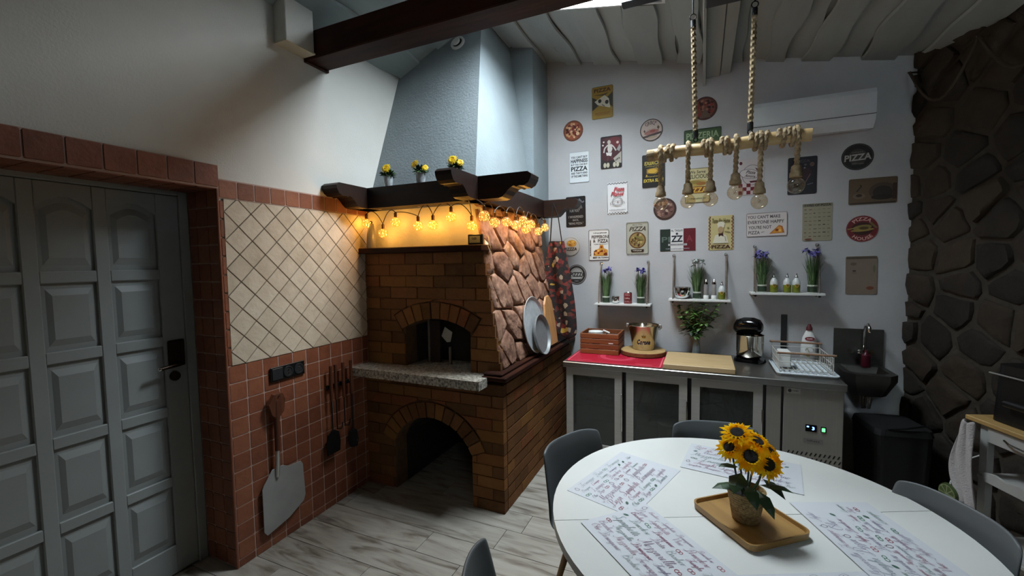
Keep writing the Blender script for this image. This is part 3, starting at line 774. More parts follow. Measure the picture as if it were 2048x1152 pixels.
# ------------------------------------------------------------------ mantel of crossing scroll-ended beams
MN = thing('mantel', 'dark wooden mantel frame of crossing scroll-ended beams around the hood', 'mantel', (.6, -1.2, 2.13))
H = .15
def scroll(L0, L1, both=False):
    """side outline: tip at L0, plain end at L1"""
    s = 1 if L1 > L0 else -1
    t = [(.025, H), (0, H-.018), (.004, H-.04), (.022, H-.07), (.05, H-.085), (.085, H-.083), (.10, H-.09), (.118, H-.08), (.135, H-.086), (.16, H-.105), (.178, .024), (.2, .006), (.225, 0)]
    return [(L0+s*a, 2.13+b) for a, b in t]+[(L1, 2.13), (L1, 2.13+H)]
def beamx(x0, x1, y0, y1):
    MB().prism(scroll(x0, x1), lambda u, v, d: (u, d, v), y0, y1).build('beam', MANW, MN, world=True)
def beamy(t, e, x0, x1):
    MB().prism(scroll(t, e), lambda u, v, d: (d, u, v), x0, x1).build('beam', MANW, MN, world=True)
beamy(-1.985, -1.54, .002, .14)
beamy(-2.02, -.3, .952, 1.065)
beamx(1.435, .002, -1.695, -1.56)
beamx(1.385, .966, -.43, -.3)
for xx in (.2, .55): MB().cyl((xx, -1.63, 2.13), (xx, -1.63, 2.126), .012, n=12).build('nail_head', CHROME, MN, world=True)
# ------------------------------------------------------------------ warm globe string lights under the mantel
SL = thing('string_lights', 'string of glowing warm globe bulbs hung under the dark mantel', 'string lights', (.6, -1.6, 2.13))
BG = glass('bulb_glass', '#fff3d8', .95, .02, 1.3)
CORD = mat('brown_cord', '#2a1a10', .6)
GOLD = mat('brass_cap', '#6a4a22', .4, metal=.8)
LED = mat('warm_led', '#ffb040', .4, emit=('#ffbe48', 30.0))
WIRE = mat('copper_wire', '#8a5a20', .35, metal=1)
def glob(c, seed, drop):
    """one globe: cap, glass ball with coiled lit wire, and its light"""
    R = random.Random(seed); x, y, z = c; r = .037
    g = MB().lathe([(.010, r*.98), (.024, r*.78), (.033, r*.45), (r, 0), (.033, -r*.45), (.024, -r*.78), (.010, -r*.96), (.001, -r)], c, 16, 0, False, True).build('globe', BG, SL, world=True, smooth=True)
    MB().lathe([(.011, r*.9), (.0115, r*.9+.03), (.006, r*.9+.036)], c, 12).build('cap', GOLD, SL, world=True, smooth=True)
    pts = []
    for k in range(40):
        t = k/39; a = t*13+seed; q = .03*sin(pi*(.08+.84*t)); pts.append((x+q*cos(a), y+q*sin(a), z+r*.8-1.55*r*t))
    w = MB().tube(pts, .0011, 4, 0); w.v = [(a-SL.location.x, b-SL.location.y, d-SL.location.z) for a, b, d in w.v]
    link(w.mesh('led_wire', WIRE), 'led_wire', g)
    l = MB()
    for k in range(2, 39, 3):
        p = pts[k]; q = R.uniform(.0018, .003); l.ball((p[0]-SL.location.x, p[1]-SL.location.y, p[2]-SL.location.z), q, 6, 4)
    ld = link(l.mesh('led_lights', LED), 'led_lights', g); ld['kind'] = 'stuff'
    pl = bpy.data.lights.new('globe_light', 'POINT'); pl.color = (1, .54, .12); pl.energy = .7; pl.shadow_soft_size = .03
    po = bpy.data.objects.new('globe_light', pl); COL.objects.link(po); po.parent = SL
    po.location = (x-SL.location.x, y-SL.location.y, z-SL.location.z)
    return (x, y, z+r*.9+.036)
FB = [(.073, 2.03), (.228, 1.948), (.347, 2.027), (.546, 1.988), (.673, 1.989), (.822, 2.037), (.982, 1.968)]
SB = [(-1.711, 2.019), (-1.566, 1.989), (-1.372, 2.008), (-1.201, 1.999), (-1.051, 2.045), (-1.0, 1.979), (-.89, 2.029), (-.716, 1.979), (-.548, 2.024)]
tops = [glob((x, -1.64, z), i*3+1, 0) for i, (x, z) in enumerate(FB)]
tops2 = [glob((1.115, y, z), i*5+40, 0) for i, (y, z) in enumerate(SB)]
def sag(a, b, up):
    return [(a[0]+(b[0]-a[0])*t, a[1]+(b[1]-a[1])*t, a[2]+(b[2]-a[2])*t+up*4*t*(1-t)) for t in [k/10 for k in range(11)]]
cp = []
allp = tops+[(1.0, -1.71, 2.13)]+tops2
ups = [.05, .05, .012, .075, .05, .045, .02, .02, .045, .04, .05, .05, .03, .05, .04, .03]
for k, (a, b) in enumerate(zip(allp, allp[1:])):
    seg = sag(a, b, ups[k % len(ups)]); cp += seg if not cp else seg[1:]
cp += [(1.1, -.5, 2.08), (1.03, -.42, 2.12)]
MB().tube(cp, .0032, 5).build('cord', CORD, SL, world=True)

# ------------------------------------------------------------------ yellow flowers on the mantel
LEAF = mat('green_leaf', [(.3, '#2b4a1c'), (.7, '#4f7430')], .55, scale=(20, 20, 20))
YEL = mat('yellow_petal', [(.3, '#e0b400'), (.7, '#f4d21e')], .55, scale=(30, 30, 30))
ORG = mat('golden_flower_heart', '#d89a10', .6)
GPOT = mat('grey_glass_cup', [(.4, '#74777a'), (.6, '#aeb2b4')], .25, scale=(30, 30, 18))
def bloom(c, nrm, r, n, mname, mats, parent, rings=2, heart=.3, seed=0, curl=.25, hmat=None, disc=None):
    """daisy-like head: rings of pointed petals joined to the middle"""
    R = random.Random(seed); nrm = Vector(nrm).normalized(); a = nrm.orthogonal().normalized(); b = nrm.cross(a); c = Vector(c); mb = MB()
    for q in range(rings):
        ro = r*(1-.16*q); ri = r*heart*.8; lift = r*.1*q; o = len(mb.v); vs = []; fs = []
        for k in range(n):
            t0 = 2*pi*(k+.5*q)/n; w = pi/n*.92
            def P(rad, th, d): return tuple(c+(a*cos(th)+b*sin(th))*rad+nrm*d)
            cu = r*curl*R.uniform(.4, 1.1); rr = ro*R.uniform(.9, 1.06)
            vs += [P(ri, t0-w*.8, lift), P(ri, t0+w*.8, lift), P(rr*.68, t0+w, lift+cu*.4), P(rr, t0+R.uniform(-.04, .04), lift+cu*.15), P(rr*.68, t0-w, lift+cu*.4)]
            i = k*5; fs += [(i, i+1, i+2, i+4), (i+4, i+2, i+3)]
        mb.add(vs, fs); mb.add([P(ri*1.02, 2*pi*k/n, lift) for k in range(n)], [tuple(range(n))])
    h = link(mb.mesh(mname, mats), mname, parent)
    d = MB(); rs = []
    for rad, z in ((heart*1.12, .06), (heart*1.05, .2), (heart*.7, .27), (heart*.2, .24)):
        rs.append([tuple(c+(a*cos(t)+b*sin(t))*rad*r+nrm*z*r) for t in [2*pi*k/12 for k in range(12)]])
    d.rings(rs, 0, True, False, True); link(d.mesh('flower_heart', hmat, True), 'flower_heart', h)
    return h
def leaf(mb, p, d, L, w, m=0, up=(0, 0, 1), bend=.2):
    p = Vector(p); d = Vector(d).normalized(); s = d.cross(Vector(up)); s = s.normalized() if s.length > .01 else Vector((1, 0, 0)); n = s.cross(d)
    q = [p, p+d*L*.35+s*w-n*L*.03, p+d*L*.35+n*L*.05, p+d*L*.35-s*w-n*L*.03, p+d*L*.72+s*w*.7-n*L*bend*.4, p+d*L*.72+n*(L*.04-L*bend*.35), p+d*L*.72-s*w*.7-n*L*bend*.4, p+d*L-n*L*bend]
    mb.add(q, [(0, 1, 2), (0, 2, 3), (1, 4, 5, 2), (2, 5, 6, 3), (4, 7, 5), (5, 7, 6)], m)
def cup_flower(loc, seed, label, heads):
    t = thing('flower_cup', label, 'plant', loc, 0, 'flower cups on the mantel'); R = random.Random(seed)
    MB().lathe([(.026, 0), (.03, .01), (.036, .085), (.034, .085), (.03, .07)], (0, 0, 0), 18, 0, True, True).build('cup', GPOT, t, smooth=True)
    mb = MB()
    for k in range(90):
        a = R.random()*6.28; e = R.uniform(-.1, 1.2); L = R.uniform(.03, .055)
        leaf(mb, (.018*cos(a), .018*sin(a), .085+R.uniform(0, .02)), (cos(a)*cos(e), sin(a)*cos(e), sin(e)), L, L*.2, R.randint(0, 1))
    f = mb.build('foliage', [LEAF, mat('dark_leaf', '#22361c', .6)], t); f['kind'] = 'stuff'
    for (dx, dy, dz, r, nx) in heads: bloom((dx, dy, dz), (nx, -1, .45), r, 13, 'flower', YEL, t, 3, .28, seed, .3, ORG)
    return t
cup_flower((.26, -1.6, 2.281), 1, 'grey cup with one big yellow daisy, leftmost on the mantel', [(.012, -.035, .14, .042, .2)])
cup_flower((.55, -1.6, 2.281), 2, 'grey cup with orange-yellow daisies, middle one on the mantel', [(-.025, -.03, .145, .04, -.2), (.055, -.02, .115, .026, .7)])
cup_flower((.84, -1.6, 2.281), 3, 'yellow flower cup half hidden behind the raised mantel beam end', [(.0, -.035, .14, .04, .1), (.05, -.02, .12, .028, .6)])
t = thing('mug', 'small white mug standing on the mantel beside the hood', 'mug', (1.008, -1.1, 2.281))
MB().lathe([(.03, 0), (.035, .01), (.036, .075), (.032, .075), (.03, .015)], (0, 0, 0), 18, 0, True, True).build('body', WHITEP, t, smooth=True)
MB().tube([(.034, -.01, .06), (.056, -.015, .055), (.06, -.016, .035), (.034, -.01, .02)], .005, 6).build('handle', WHITEP, t, smooth=True)

# things on the oven shelf
t = thing('glass_carafe', 'tall smoky glass carafe at the left end of the oven shelf', 'carafe', (.09, -1.612, 1.8425))
SMK = glass('smoky_glass', '#b9b2a0', .55, .05, 1.45)
MB().lathe([(.036, 0), (.038, .01), (.033, .1), (.024, .155), (.02, .185), (.019, .185), (.022, .15), (.031, .1), (.034, .012)], (0, 0, 0), 18, 0, True, False).build('body', SMK, t, smooth=True)
MB().lathe([(.008, .185), (.012, .19), (.012, .2), (.006, .206)], (0, 0, 0), 12).build('stopper', mat('dark_red_stopper', '#3a100c', .4), t, smooth=True)
t = thing('digital_thermometer', 'small black-framed digital thermometer on the right of the oven shelf', 'thermometer', (1.0, -1.62, 1.8425), radians(4))
MB().box((-.055, -.012, 0), (.055, .012, .07), 0, .004).build('case', BLACK, t)
MB().box((-.042, -.0135, .012), (.036, -.012, .058)).build('screen', mat('grey_lcd', '#8d8a6a', .3), t)
A = Art(lambda u, v, k: (u-.003, -.0138-k*.0002, v+.035)); A.scrib(0, .004, .04, .022, '#4a4636'); A.build(t)
MB().tube([(.05, .0, .06), (.09, .0, .055), (.11, -.03, .02), (.13, -.05, -.03), (.128, -.05, -.06), (.1, -.03, -.01)], .0025, 6).build('probe_cable', mat('white_cable', '#cfc8bd', .5), t)

# ------------------------------------------------------------------ pans and board leaning on the stone flank
ALU = mat('aluminium_pan', [(.3, '#b9bdbf'), (.7, '#d0d3d4')], .4, metal=.35, scale=(30, 30, 30))
ALU2 = mat('dull_grey_pan', [(.3, '#7b7d7e'), (.7, '#8b8d8e')], .5, metal=.35, scale=(30, 30, 30))
def leanpan(name, label, base, r, tilt, depth, m, lip):
    t = thing(name, label, 'pan', base); t.rotation_euler = (0, radians(90-tilt), 0)
    # disc stands on its rim, axis along local z turned towards +x
    MB().lathe([(r*.9, -.002), (r*.93, 0), (r, depth), (r, depth+.003), (r-.006, depth+.003), (r*.9, .003)], (-r, 0, 0), 40, 0, True, True).build('pan_body', m, t, smooth=True, ang=30)
    MB().tube([(-r+(r-.003)*cos(a), (r-.003)*sin(a), depth+.002) for a in [2*pi*q/40 for q in range(41)]], .0035, 6).build('rolled_rim', m, t, smooth=True)
    return t
leanpan('pizza_pan', 'large bright round pizza pan leaning on the stone flank of the oven', (1.195, -.98, .989), .228, 8, .012, ALU, 1)
leanpan('cake_pan', 'small dull grey round pan leaning against the large pizza pan', (1.232, -.93, .966), .165, 10, .022, ALU2, 1)
t = thing('serving_board', 'wooden paddle board leaning beside the round pans', 'board', (1.19, -.62, .988))
BW = mat('beech_board', [(.3, '#a9794a'), (.7, '#c2925e')], .5, scale=(30, 30, 3))
fnb = lambda u, v, d: (d-.16*v, u+.25*v*.6, v)
MB().prism([(-.1, 0), (.14, 0), (.13, .2), (.09, .38), (.03, .43), (-.05, .42), (-.1, .36), (-.13, .2)], fnb, 0, .016, 0, .003).build('paddle', BW, t)

# ------------------------------------------------------------------ apron on the mantel's rear beam
t = thing('apron', 'dark kitchen apron printed with food hanging by the white back wall', 'apron', (1.17, -.4, 1.03))
APR = None
m_, nt, b = bsdf('food_print_cloth'); N = nt.nodes.new; L = nt.links.new
tc = N('ShaderNodeTexCoord'); vo = N('ShaderNodeTexVoronoi'); vo.inputs['Scale'].default_value = 30
L(tc.outputs['Object'], vo.inputs['Vector'])
rp = N('ShaderNodeValToRGB'); rp.color_ramp.interpolation = 'CONSTANT'; e = rp.color_ramp.elements
cols_ = [(0, '#120a0a'), (.22, '#3a0e0c'), (.36, '#5c1711'), (.46, '#150c0b'), (.6, '#4a2e22'), (.66, '#160d0d'), (.78, '#6a2016'), (.86, '#8f7f6a'), (.91, '#1a0f0e'), (.965, '#a88a34')]
while len(e) < len(cols_): e.new(.5)
for el, (p, h) in zip(e, cols_): el.position = p; el.color = hx(h)
sp = N('ShaderNodeSeparateColor'); L(vo.outputs['Color'], sp.inputs[0])
L(sp.outputs[0], rp.inputs[0]); L(rp.outputs[0], b.inputs['Base Color']); b.inputs['Roughness'].default_value = .8
prof = [(.88, -.07, .075), (.80, -.075, .08), (.70, -.10, .10), (.58, -.125, .125), (.50, -.13, .14), (.36, -.12, .165), (.20, -.10, .185), (.06, -.07, .195), (.0, -.045, .19)]
rs = []
for z, a, c_ in prof:
    row_ = []
    for q in range(13):
        s_ = q/12; x = a+(c_-a)*s_; fold = .022*sin(s_*9+z*3)+.03*sin(s_*3.1)
        row_.append((x, -fold, z+.02*sin(s_*7)*(1-z)))
    rs.append(row_)
ap = MB().rings(rs, 0, False).build('cloth', m_, t, smooth=True); 
sm = ap.modifiers.new('thickness', 'SOLIDIFY'); sm.thickness = .004; ss = ap.modifiers.new('soft', 'SUBSURF'); ss.levels = 1; ss.render_levels = 1
STRAP = mat('black_strap', '#0e0b0b', .8)
MB().tube([(-.05, -.02, .87), (-.03, -.03, 1.1), (-.012, -.035, 1.22)], .006, 5).build('strap', STRAP, t)
MB().tube([(.06, -.02, .87), (.03, -.03, 1.1), (-.012, -.035, 1.22)], .005, 5).build('strap', STRAP, t)
MB().tube([(-.06, -.02, .5), (-.085, -.03, .2), (-.03, -.03, -.06)], .004, 5).build('tie', STRAP, t)
MB().tube([(.12, -.02, .0), (.125, -.02, -.05), (.135, -.02, -.08)], .004, 5).build('tie', STRAP, t)

# ------------------------------------------------------------------ left wall: sockets, peel, tool rack
t = thing('wall_socket_panel', 'black three-gang socket and switch panel on terracotta tiles', 'socket', (.011, -2.32, 1.055))
MB().box((0, -.122, -.045), (.009, .122, .045), 0, .003).build('frame', BLACK, t)
GRYS = mat('anthracite_plastic', '#2a2b2c', .35)
MB().box((.009, -.112, -.036), (.013, -.04, .036), 0, .002).build('switch', GRYS, t)
for y in (0, .078):
    s_ = MB().rings([[(.009+d, y+r*cos(a), r*sin(a)) for a in [2*pi*q/18 for q in range(18)]] for r, d in ((.035, 0), (.034, .004), (.026, .004), (.025, .001))], 0, True, False, True).build('socket', GRYS, t, smooth=True)
    for k in (-1, 1): link(MB().cyl((.0105, y, k*.009), (.0125, y, k*.009), .004, n=8).mesh('contact', CHROME), 'contact', s_)
t = thing('pizza_peel', 'flat aluminium pizza peel with wooden handle hanging on the left wall', 'peel', (.03, -2.42, .1))
HW = mat('old_handle_wood', [(.3, '#4a2412'), (.7, '#69381c')], .6, scale=(40, 40, 4))
PEEL = mat('matte_aluminium', [(.3, '#9a9a97'), (.7, '#a8a8a5')], .5, metal=.2, scale=(9, 9, 9))
blade = [(-.1, .0), (.05, .03), (.16, .085), (.175, .12), (.165, .33), (.15, .355), (.06, .36), (.02, .385), (-.05, .385), (-.09, .335), (-.11, .31), (-.12, .29), (-.12, .03)]
MB().prism(blade, lambda u, v, d: (d, u, v), 0, .003, 0, .001).build('blade', PEEL, t)
MB().tube([(.004, -.02, .33), (.009, -.018, .40), (.012, -.015, .5)], [.012, .014, .013], 10).build('ferrule', mat('bright_aluminium', '#c9cac8', .35, metal=.8), t, smooth=True)
MB().tube([(.012, -.015, .495), (.012, -.012, .72), (.012, -.008, .8)], [.016, .017, .015], 10).build('handle', HW, t, smooth=True)
MB().prism([(-.05, .72), (-.01, .68), (.035, .72), (.05, .80), (.03, .845), (-.03, .845), (-.07, .79)], lambda u, v, d: (d, u, v), .0, .022, 0, .004).build('handle_grip', HW, t)
MB().cyl((-.018, 0, .83), (.03, 0, .83), .004, n=8).build('hanging_nail', CHROME, t)
t = thing('oven_tool_rack', 'black iron rack with long oven tools hanging on terracotta tiles', 'tool rack', (.012, -1.93, .86))
MB().box((0, -.1, -.01), (.018, .1, .02), 0, .003).build('bar', IRON, t)
for k, y in enumerate((-.09, -.045, .04, .085)):
    MB().tube([(.018, y, .0), (.035, y, -.005), (.035, y, .012)], .004, 6).build('hook', IRON, t)
def tool(y, ln, kind, label):
    tt = thing('oven_tool', label, 'tool', (.05, -1.93+y, .86-ln), 0, 'oven tools on the rack')
    MB().tube([(0, 0, .03), (0, 0, ln-.06)], .0045, 6).build('shaft', IRON, tt)
    MB().tube([(0, 0, ln-.09), (0, 0, ln+.16)], .011, 8).build('grip', HW, tt, smooth=True)
    if kind == 'shovel': MB().prism([(-.055, -.12), (.055, -.12), (.062, -.05), (.05, .02), (.012, .045), (-.012, .045), (-.05, .02), (-.062, -.05)], lambda u, v, d: (d, u, v), -.002, .004, 0, .001).build('scoop', IRON, tt)
    elif kind == 'brush': MB().lathe([(.03, -.08), (.038, -.03), (.03, .03), (.01, .045)], (0, 0, 0), 12).build('bristles', mat('black_bristle', '#100c0a', .95, bump=1, bscale=200), tt)
    else: MB().tube([(0, 0, .04), (0, 0, 0), (0, .04, -.01), (0, .05, .03)], .005, 6).build('poker_tip', IRON, tt)
tool(-.085, .34, 'shovel', 'iron ash shovel hanging leftmost on the oven tool rack')
tool(-.045, .3, 'poker', 'thin iron poker hanging second on the oven tool rack')
tool(.025, .3, 'poker2', 'thin iron rod hanging third on the oven tool rack')
tool(.1, .4, 'brush', 'round black brush hanging rightmost on the oven tool rack')
# ------------------------------------------------------------------ pizza signs on the back wall
PLATE_EDGE = mat('sign_edge', '#4a4640', .4, metal=.5)
GS = 'pizza signs on the back wall'
def sign(cx, cz, w, h, tilt, col, label, rnd=False, ry=None):
    t = thing('wall_sign', label, 'sign', (cx, -.001, cz), 0, GS); t.rotation_euler = (0, -tilt, 0)
    o = circ(w/2, 36, 0, 0, h/2) if rnd else rrect(w, h, .012, 3)
    MB().prism(o, lambda u, v, d: (u, -d, v), 0, .003, 0, .0008).build('plate', [ink(col)], t)
    return t, Art(lambda u, v, k: (u, -.0032-k*.00012, v))
def S(*a, **k): return sign(*a, **k)
BK, WT = '#1a1512', '#cfcac0'
# gold "pizza" poster with a slice
t, A = S(1.513, 3.226, .2, .3, .003, '#8a6c22', 'gold pizza poster with a white slice and dark corners, topmost on the wall')
A.poly([(-.1, .06), (-.1, -.07), (.0, .0)], '#262218').poly([(.1, .09), (.1, -.06), (.02, .02)], '#262218').poly([(-.09, .075), (.02, .06), (.06, .085), (0, .075)], '#3a2e16')
A.poly([(-.075, .015), (.02, .065), (.06, .03), (.075, -.06), (.0, -.035), (-.045, -.02)], '#c9bfae').ell(-.025, .015, .016, .018, BK).ell(.042, -.002, .017, .019, BK).line([(-.005, -.02), (.012, -.03), (.022, -.04)], .006, BK)
A.text('PIZZA', 0, .115, .16, .035, '#3a1c10', 0, .03).text('PRESIDENT', 0, -.105, .14, .03, '#7a4a14', 0, .02); A.frame(.2, .3, .004, '#5c4a18').build(t)
# round pizza photo left
t, A = S(1.224, 3.0, .2, .2, .0, '#5a2a1a', 'small round pizza-shaped sign, nearest the chimney', rnd=True)
A.pizza(0, 0, .096, .096, 3, '#6a3a22', '#8a4a30', 44, ('#4a1410', '#6a1c14', '#b88a60', '#d0a884', '#3a120e')).build(t)
# dark red vintage cabaret poster
t, A = S(1.596, 2.751, .2, .3, .005, '#1c1413', 'dark red poster with white dancing figures')
A.poly([(-.095, .14), (.095, .14), (.095, .0), (.03, -.07), (-.04, -.085), (-.095, -.06)], '#3a0d12').ell(.03, .09, .06, .05, '#5a1016').poly([(.02, -.06), (.095, .0), (.095, -.11), (.04, -.1)], '#a39c90')
A.ell(-.02, .095, .016, .02, '#b8b0a4').poly([(-.03, .075), (.0, .075), (.012, .03), (.0, .0), (-.028, .0), (-.036, .03)], '#c4beb6').poly([(-.05, -.0), (.008, -.005), (.0, -.04), (-.02, -.03), (-.042, -.03)], '#d0cac4').line([(-.03, .07), (-.062, .04), (-.07, .0)], .012, '#c0b8b0').line([(0, .07), (.025, .045), (.045, .01)], .012, '#c0b8b0')
A.poly([(.05, .02), (.08, .07), (.09, .03), (.075, .0)], '#8f8c8a').ell(.06, .085, .014, .014, '#c8b0a4', 5).ell(-.07, .1, .008, .008, WT).ell(-.078, .07, .008, .008, WT).line([(-.025, -.03), (-.035, -.08)], .014, '#4c2228').line([(.0, -.035), (.015, -.075)], .014, '#4c2228')
for x in (-.06, -.03, .03, .06): A.ell(x, -.12, .014, .024, '#b4ad98')
A.scrib(.06, -.07, .05, .02, '#3a332c', .6); A.frame(.2, .3, .004, '#14100e').build(t)
# happiness
t, A = S(1.284, 2.641, .2, .3, .004, '#cfd3d4', 'white sign with black words about happiness and pizza')
for s_, y, w, h in (("YOU CAN'T BUY", .098, .165, .022), ('HAPPINESS', .062, .168, .036), ('BUT YOU CAN BUY', .026, .165, .018), ('PIZZA', -.014, .165, .044), ("AND THAT'S KIND", -.056, .165, .02), ('OF THE SAME THING', -.086, .165, .022)): A.text(s_, 0, y, w, h, '#15181c', 0, .03)
A.frame(.198, .298, .003, '#8b9092').build(t)
# white rocket-restaurant print
t, A = S(1.655, 2.312, .2, .3, .01, '#d4d3d2', 'white sign with black checkered border and red script over a planet')
for i in range(14):
    for j in (0, 1):
        for yy_ in (.137, -.143):
            if (i+j) % 2 == 0: A.rect(-.096+i*.0137, yy_+j*.0065-.003, -.096+(i+1)*.0137, yy_+j*.0065+.0035, '#2b2b2e')
for i in range(24):
    for x in (-.097, .092): A.rect(x, -.13+i*.011, x+.005, -.125+i*.011, '#2b2b2e')
A.text('Pizza', .015, .085, .1, .042, '#a8222e', .35, .02).text('Planet', .0, .042, .125, .042, '#a8222e', .35, .02)
A.ring(.0, -.03, .05, .045, .003, '#55504e').ring(.0, -.03, .038, .034, .002, '#55504e').ring(.0, -.045, .07, .022, .003, '#6a6462').ell(.004, -.035, .006, .005, '#7a2a2e').scrib(0, -.11, .15, .009, '#55504e').line([(0, .01), (0, .025)], .003, '#55504e').build(t)
# pepperoni
t, A = S(1.477, 1.875, .2, .3, .008, '#d3d0cb', 'white sign advertising pepperoni slices with text up its left side')
A.scrib(.01, .116, .13, .012, '#2c2522').text('PEPPERONI', .012, .078, .165, .032, '#2a1c18', 0, .02).text('&', -.045, .04, .025, .03, '#2a1c18').text('PIZZA', .04, .038, .1, .034, '#2a1c18', 0, .02).text('PREMIUM QUALITY', .02, .006, .14, .01, '#2a1c18')
A.text('ALWAYS FRESH', -.083, -.03, .16, .013, '#2a1c18', 0, .03, pi/2).text('BEST IN TOWN', .015, -.123, .15, .016, '#2a1c18', 0, .03)
A.poly([(-.055, -.105), (.085, -.105), (.085, -.05), (.05, -.035), (.04, .0), (.01, .0), (.0, -.035), (-.05, -.06)], '#c08a3c')
R = random.Random(5)
for _ in range(26): A.ell(R.uniform(-.045, .075), R.uniform(-.098, -.05), R.uniform(.006, .013), R.uniform(.005, .009), R.choice(['#8a2814', '#a83a18', '#e0b050', '#5c2010']), 8)
A.ell(.025, -.02, .012, .009, '#8a2814', 8); A.frame(.198, .298, .004, '#2a2624').build(t)
# beige round-pizza poster
t, A = S(1.839, 1.928, .2, .3, .006, '#a3a090', 'beige poster with one whole pizza under slanted dark letters')
A.text('Best in Town', 0, .125, .09, .012, '#3c3630', .4).text('PIZZA', 0, .087, .15, .042, '#33241e', .35, .02).pizza(0, -.02, .078, .078, 9, '#5a3c22', '#8c7444', 40, ('#6c5a34', '#a89462', '#5a3a24', '#77703c', '#4a2a1c'))
A.poly([(-.06, -.105), (.06, -.105), (.055, -.128), (-.055, -.128)], '#2e1c1a').scrib(0, -.117, .08, .01, '#c9c2ae').frame(.2, .3, .005, '#6e6c5e').build(t)
# Italian flag
t, A = S(2.192, 1.9, .3, .2, .008, '#d0cecb', 'wide sign in green, white and red flag stripes')
A.rect(-.15, -.1, -.06, .1, '#1f2a22').rect(.05, -.1, .15, .1, '#5a1620').text('AL TAGLIO', -.005, .085, .1, .02, '#22262c', 0, .02).ell(-.005, .055, .012, .012, '#3a3c44', 5).text('PI', -.1, .005, .07, .05, '#56625a').text('ZZ', -.005, .01, .1, .058, '#23262e', 0, .03).text('A', .1, .01, .05, .058, '#7a343a', 0, .02)
A.rect(-.08, -.052, .08, -.034, '#a8a4a4').text('PERFECT QUALITY', 0, -.043, .13, .012, '#3a3a40').scrib(0, -.08, .2, .012, '#8f8d92').build(t)
# chef
t, A = S(2.545, 1.949, .2, .3, .006, '#b9ab78', 'cream sign with a pizza chef and red checked side borders')
for i in range(20):
    for x in (-.097, .082):
        A.rect(x+(i % 2)*.0075, -.145+i*.0145, x+.0075+(i % 2)*.0075, -.1305+i*.0145, '#5e2018')
A.text('Taste like Home', 0, .105, .14, .04, '#4c4218', .3, .015).ell(0, .075, .03, .022, '#cfc8b4').rect(-.025, .045, .025, .07, '#cfc8b4').ell(-.002, .025, .022, .03, '#a58a66').poly([(-.045, -.02), (.0, -.012), (.04, -.02), (.06, -.09), (-.065, -.09)], '#ccc6b2').poly([(-.02, -.005), (.016, -.005), (.022, -.035), (0, -.022), (-.016, -.035)], '#3a1c1a').line([(.03, .012), (.075, .0)], .005, '#6a5c3a').ell(.055, .04, .008, .006, '#7a6c3a').line([(.03, -.03), (.04, -.075)], .006, '#8f8460').text('PIZZA', 0, -.12, .15, .03, '#3a1612', 0, .03).build(t)
# you can't make everyone happy
t, A = S(2.888, 2.005, .3, .2, .011, '#c9c0bb', 'wide white sign with grey words and a pizza slice in its corner')
for s_, x, y, w in (("YOU CAN'T MAKE", -.02, .065, .24), ('EVERYONE HAPPY', -.005, .022, .265), ("YOU'RE NOT", -.048, -.022, .17), ('PIZZA', -.09, -.065, .085)): A.text(s_, x, y, w, .028, '#4c4140', 0, .02)
A.poly([(.02, -.08), (.09, -.01), (.115, -.02), (.13, -.075)], '#a06022').poly([(.032, -.076), (.088, -.02), (.105, -.028), (.115, -.072)], '#c98a34').ell(.075, -.05, .012, .01, '#7c3a18').ell(.097, -.055, .01, .01, '#e0b050').line([(-.04, -.066), (-.015, -.06)], .004, '#5a504c').frame(.298, .198, .004, '#7a736e').build(t)
# types of pizza
t, A = S(3.2416, 2.006, .2, .3, .009, '#968f78', 'grey-beige chart listing types of pizza in small rows')
A.rect(-.1, .125, .1, .148, '#77715e').text('TYPES OF PIZZA', 0, .136, .18, .018, '#26221c', 0, .02); R = random.Random(3)
for j in range(8):
    for i in range(6):
        A.rect(-.088+i*.031, .1-j*.031, -.088+i*.031+R.uniform(.012, .022), .1-j*.031+R.uniform(.003, .007), R.choice(['#5a5344', '#6e6652', '#3e382e', '#7a7460', '#6a4a3a']))
A.ell(-.06, -.135, .025, .006, '#6a3a30').build(t)
# wide brown
t, A = S(3.5915, 2.227, .3, .2, .006, '#5c4a34', 'wide brown sign with a dark brick-oven picture, right of the others')
A.ell(.06, -.005, .085, .065, '#4a3826').ell(.06, -.015, .06, .05, '#2c241a').rect(-.14, -.095, .14, -.085, '#33261a').ell(.06, -.05, .07, .02, '#241a12').line([(-.1, .0), (-.07, .04), (-.08, .05)], .008, '#2a1e16').ell(-.085, -.035, .04, .022, '#6e5c48').ell(-.085, -.03, .02, .012, '#33261c').rect(.12, -.07, .145, .05, '#3a2216').build(t)
# plain grey-brown
t, A = S(3.5386, 1.577, .2, .3, .016, '#7a6a5c', 'plain taupe poster with a small slice, lowest sign near the stone wall')
A.rect(-.095, .128, .095, .145, '#4f4438').ell(-.05, .09, .02, .012, '#5f5446').ell(-.045, .035, .012, .006, '#2c261e').ell(.055, -.1, .024, .014, '#6a3a22').line([(-.06, .02), (-.03, .018)], .003, '#4a4034').ell(.08, .05, .008, .03, '#5e6044').build(t)
# black food poster
t, A = S(3.132, 2.386, .2, .3, .001, '#16131a', 'black poster with dim food picture behind the rightmost pendant bulb')
A.ell(.015, .02, .05, .045, '#2c1418').ell(.065, .085, .016, .018, '#5a4438').line([(-.085, .05), (-.055, .062)], .008, '#6a6a70').line([(.02, -.06), (.055, .01)], .006, '#6a4c4a').line([(.035, -.075), (.075, -.065)], .008, '#55545a').text('PIZZA', 0, .115, .1, .02, '#4a444a').ell(.02, .085, .01, .01, '#55504e', 5).ell(.015, .06, .006, .005, '#a09890').build(t)
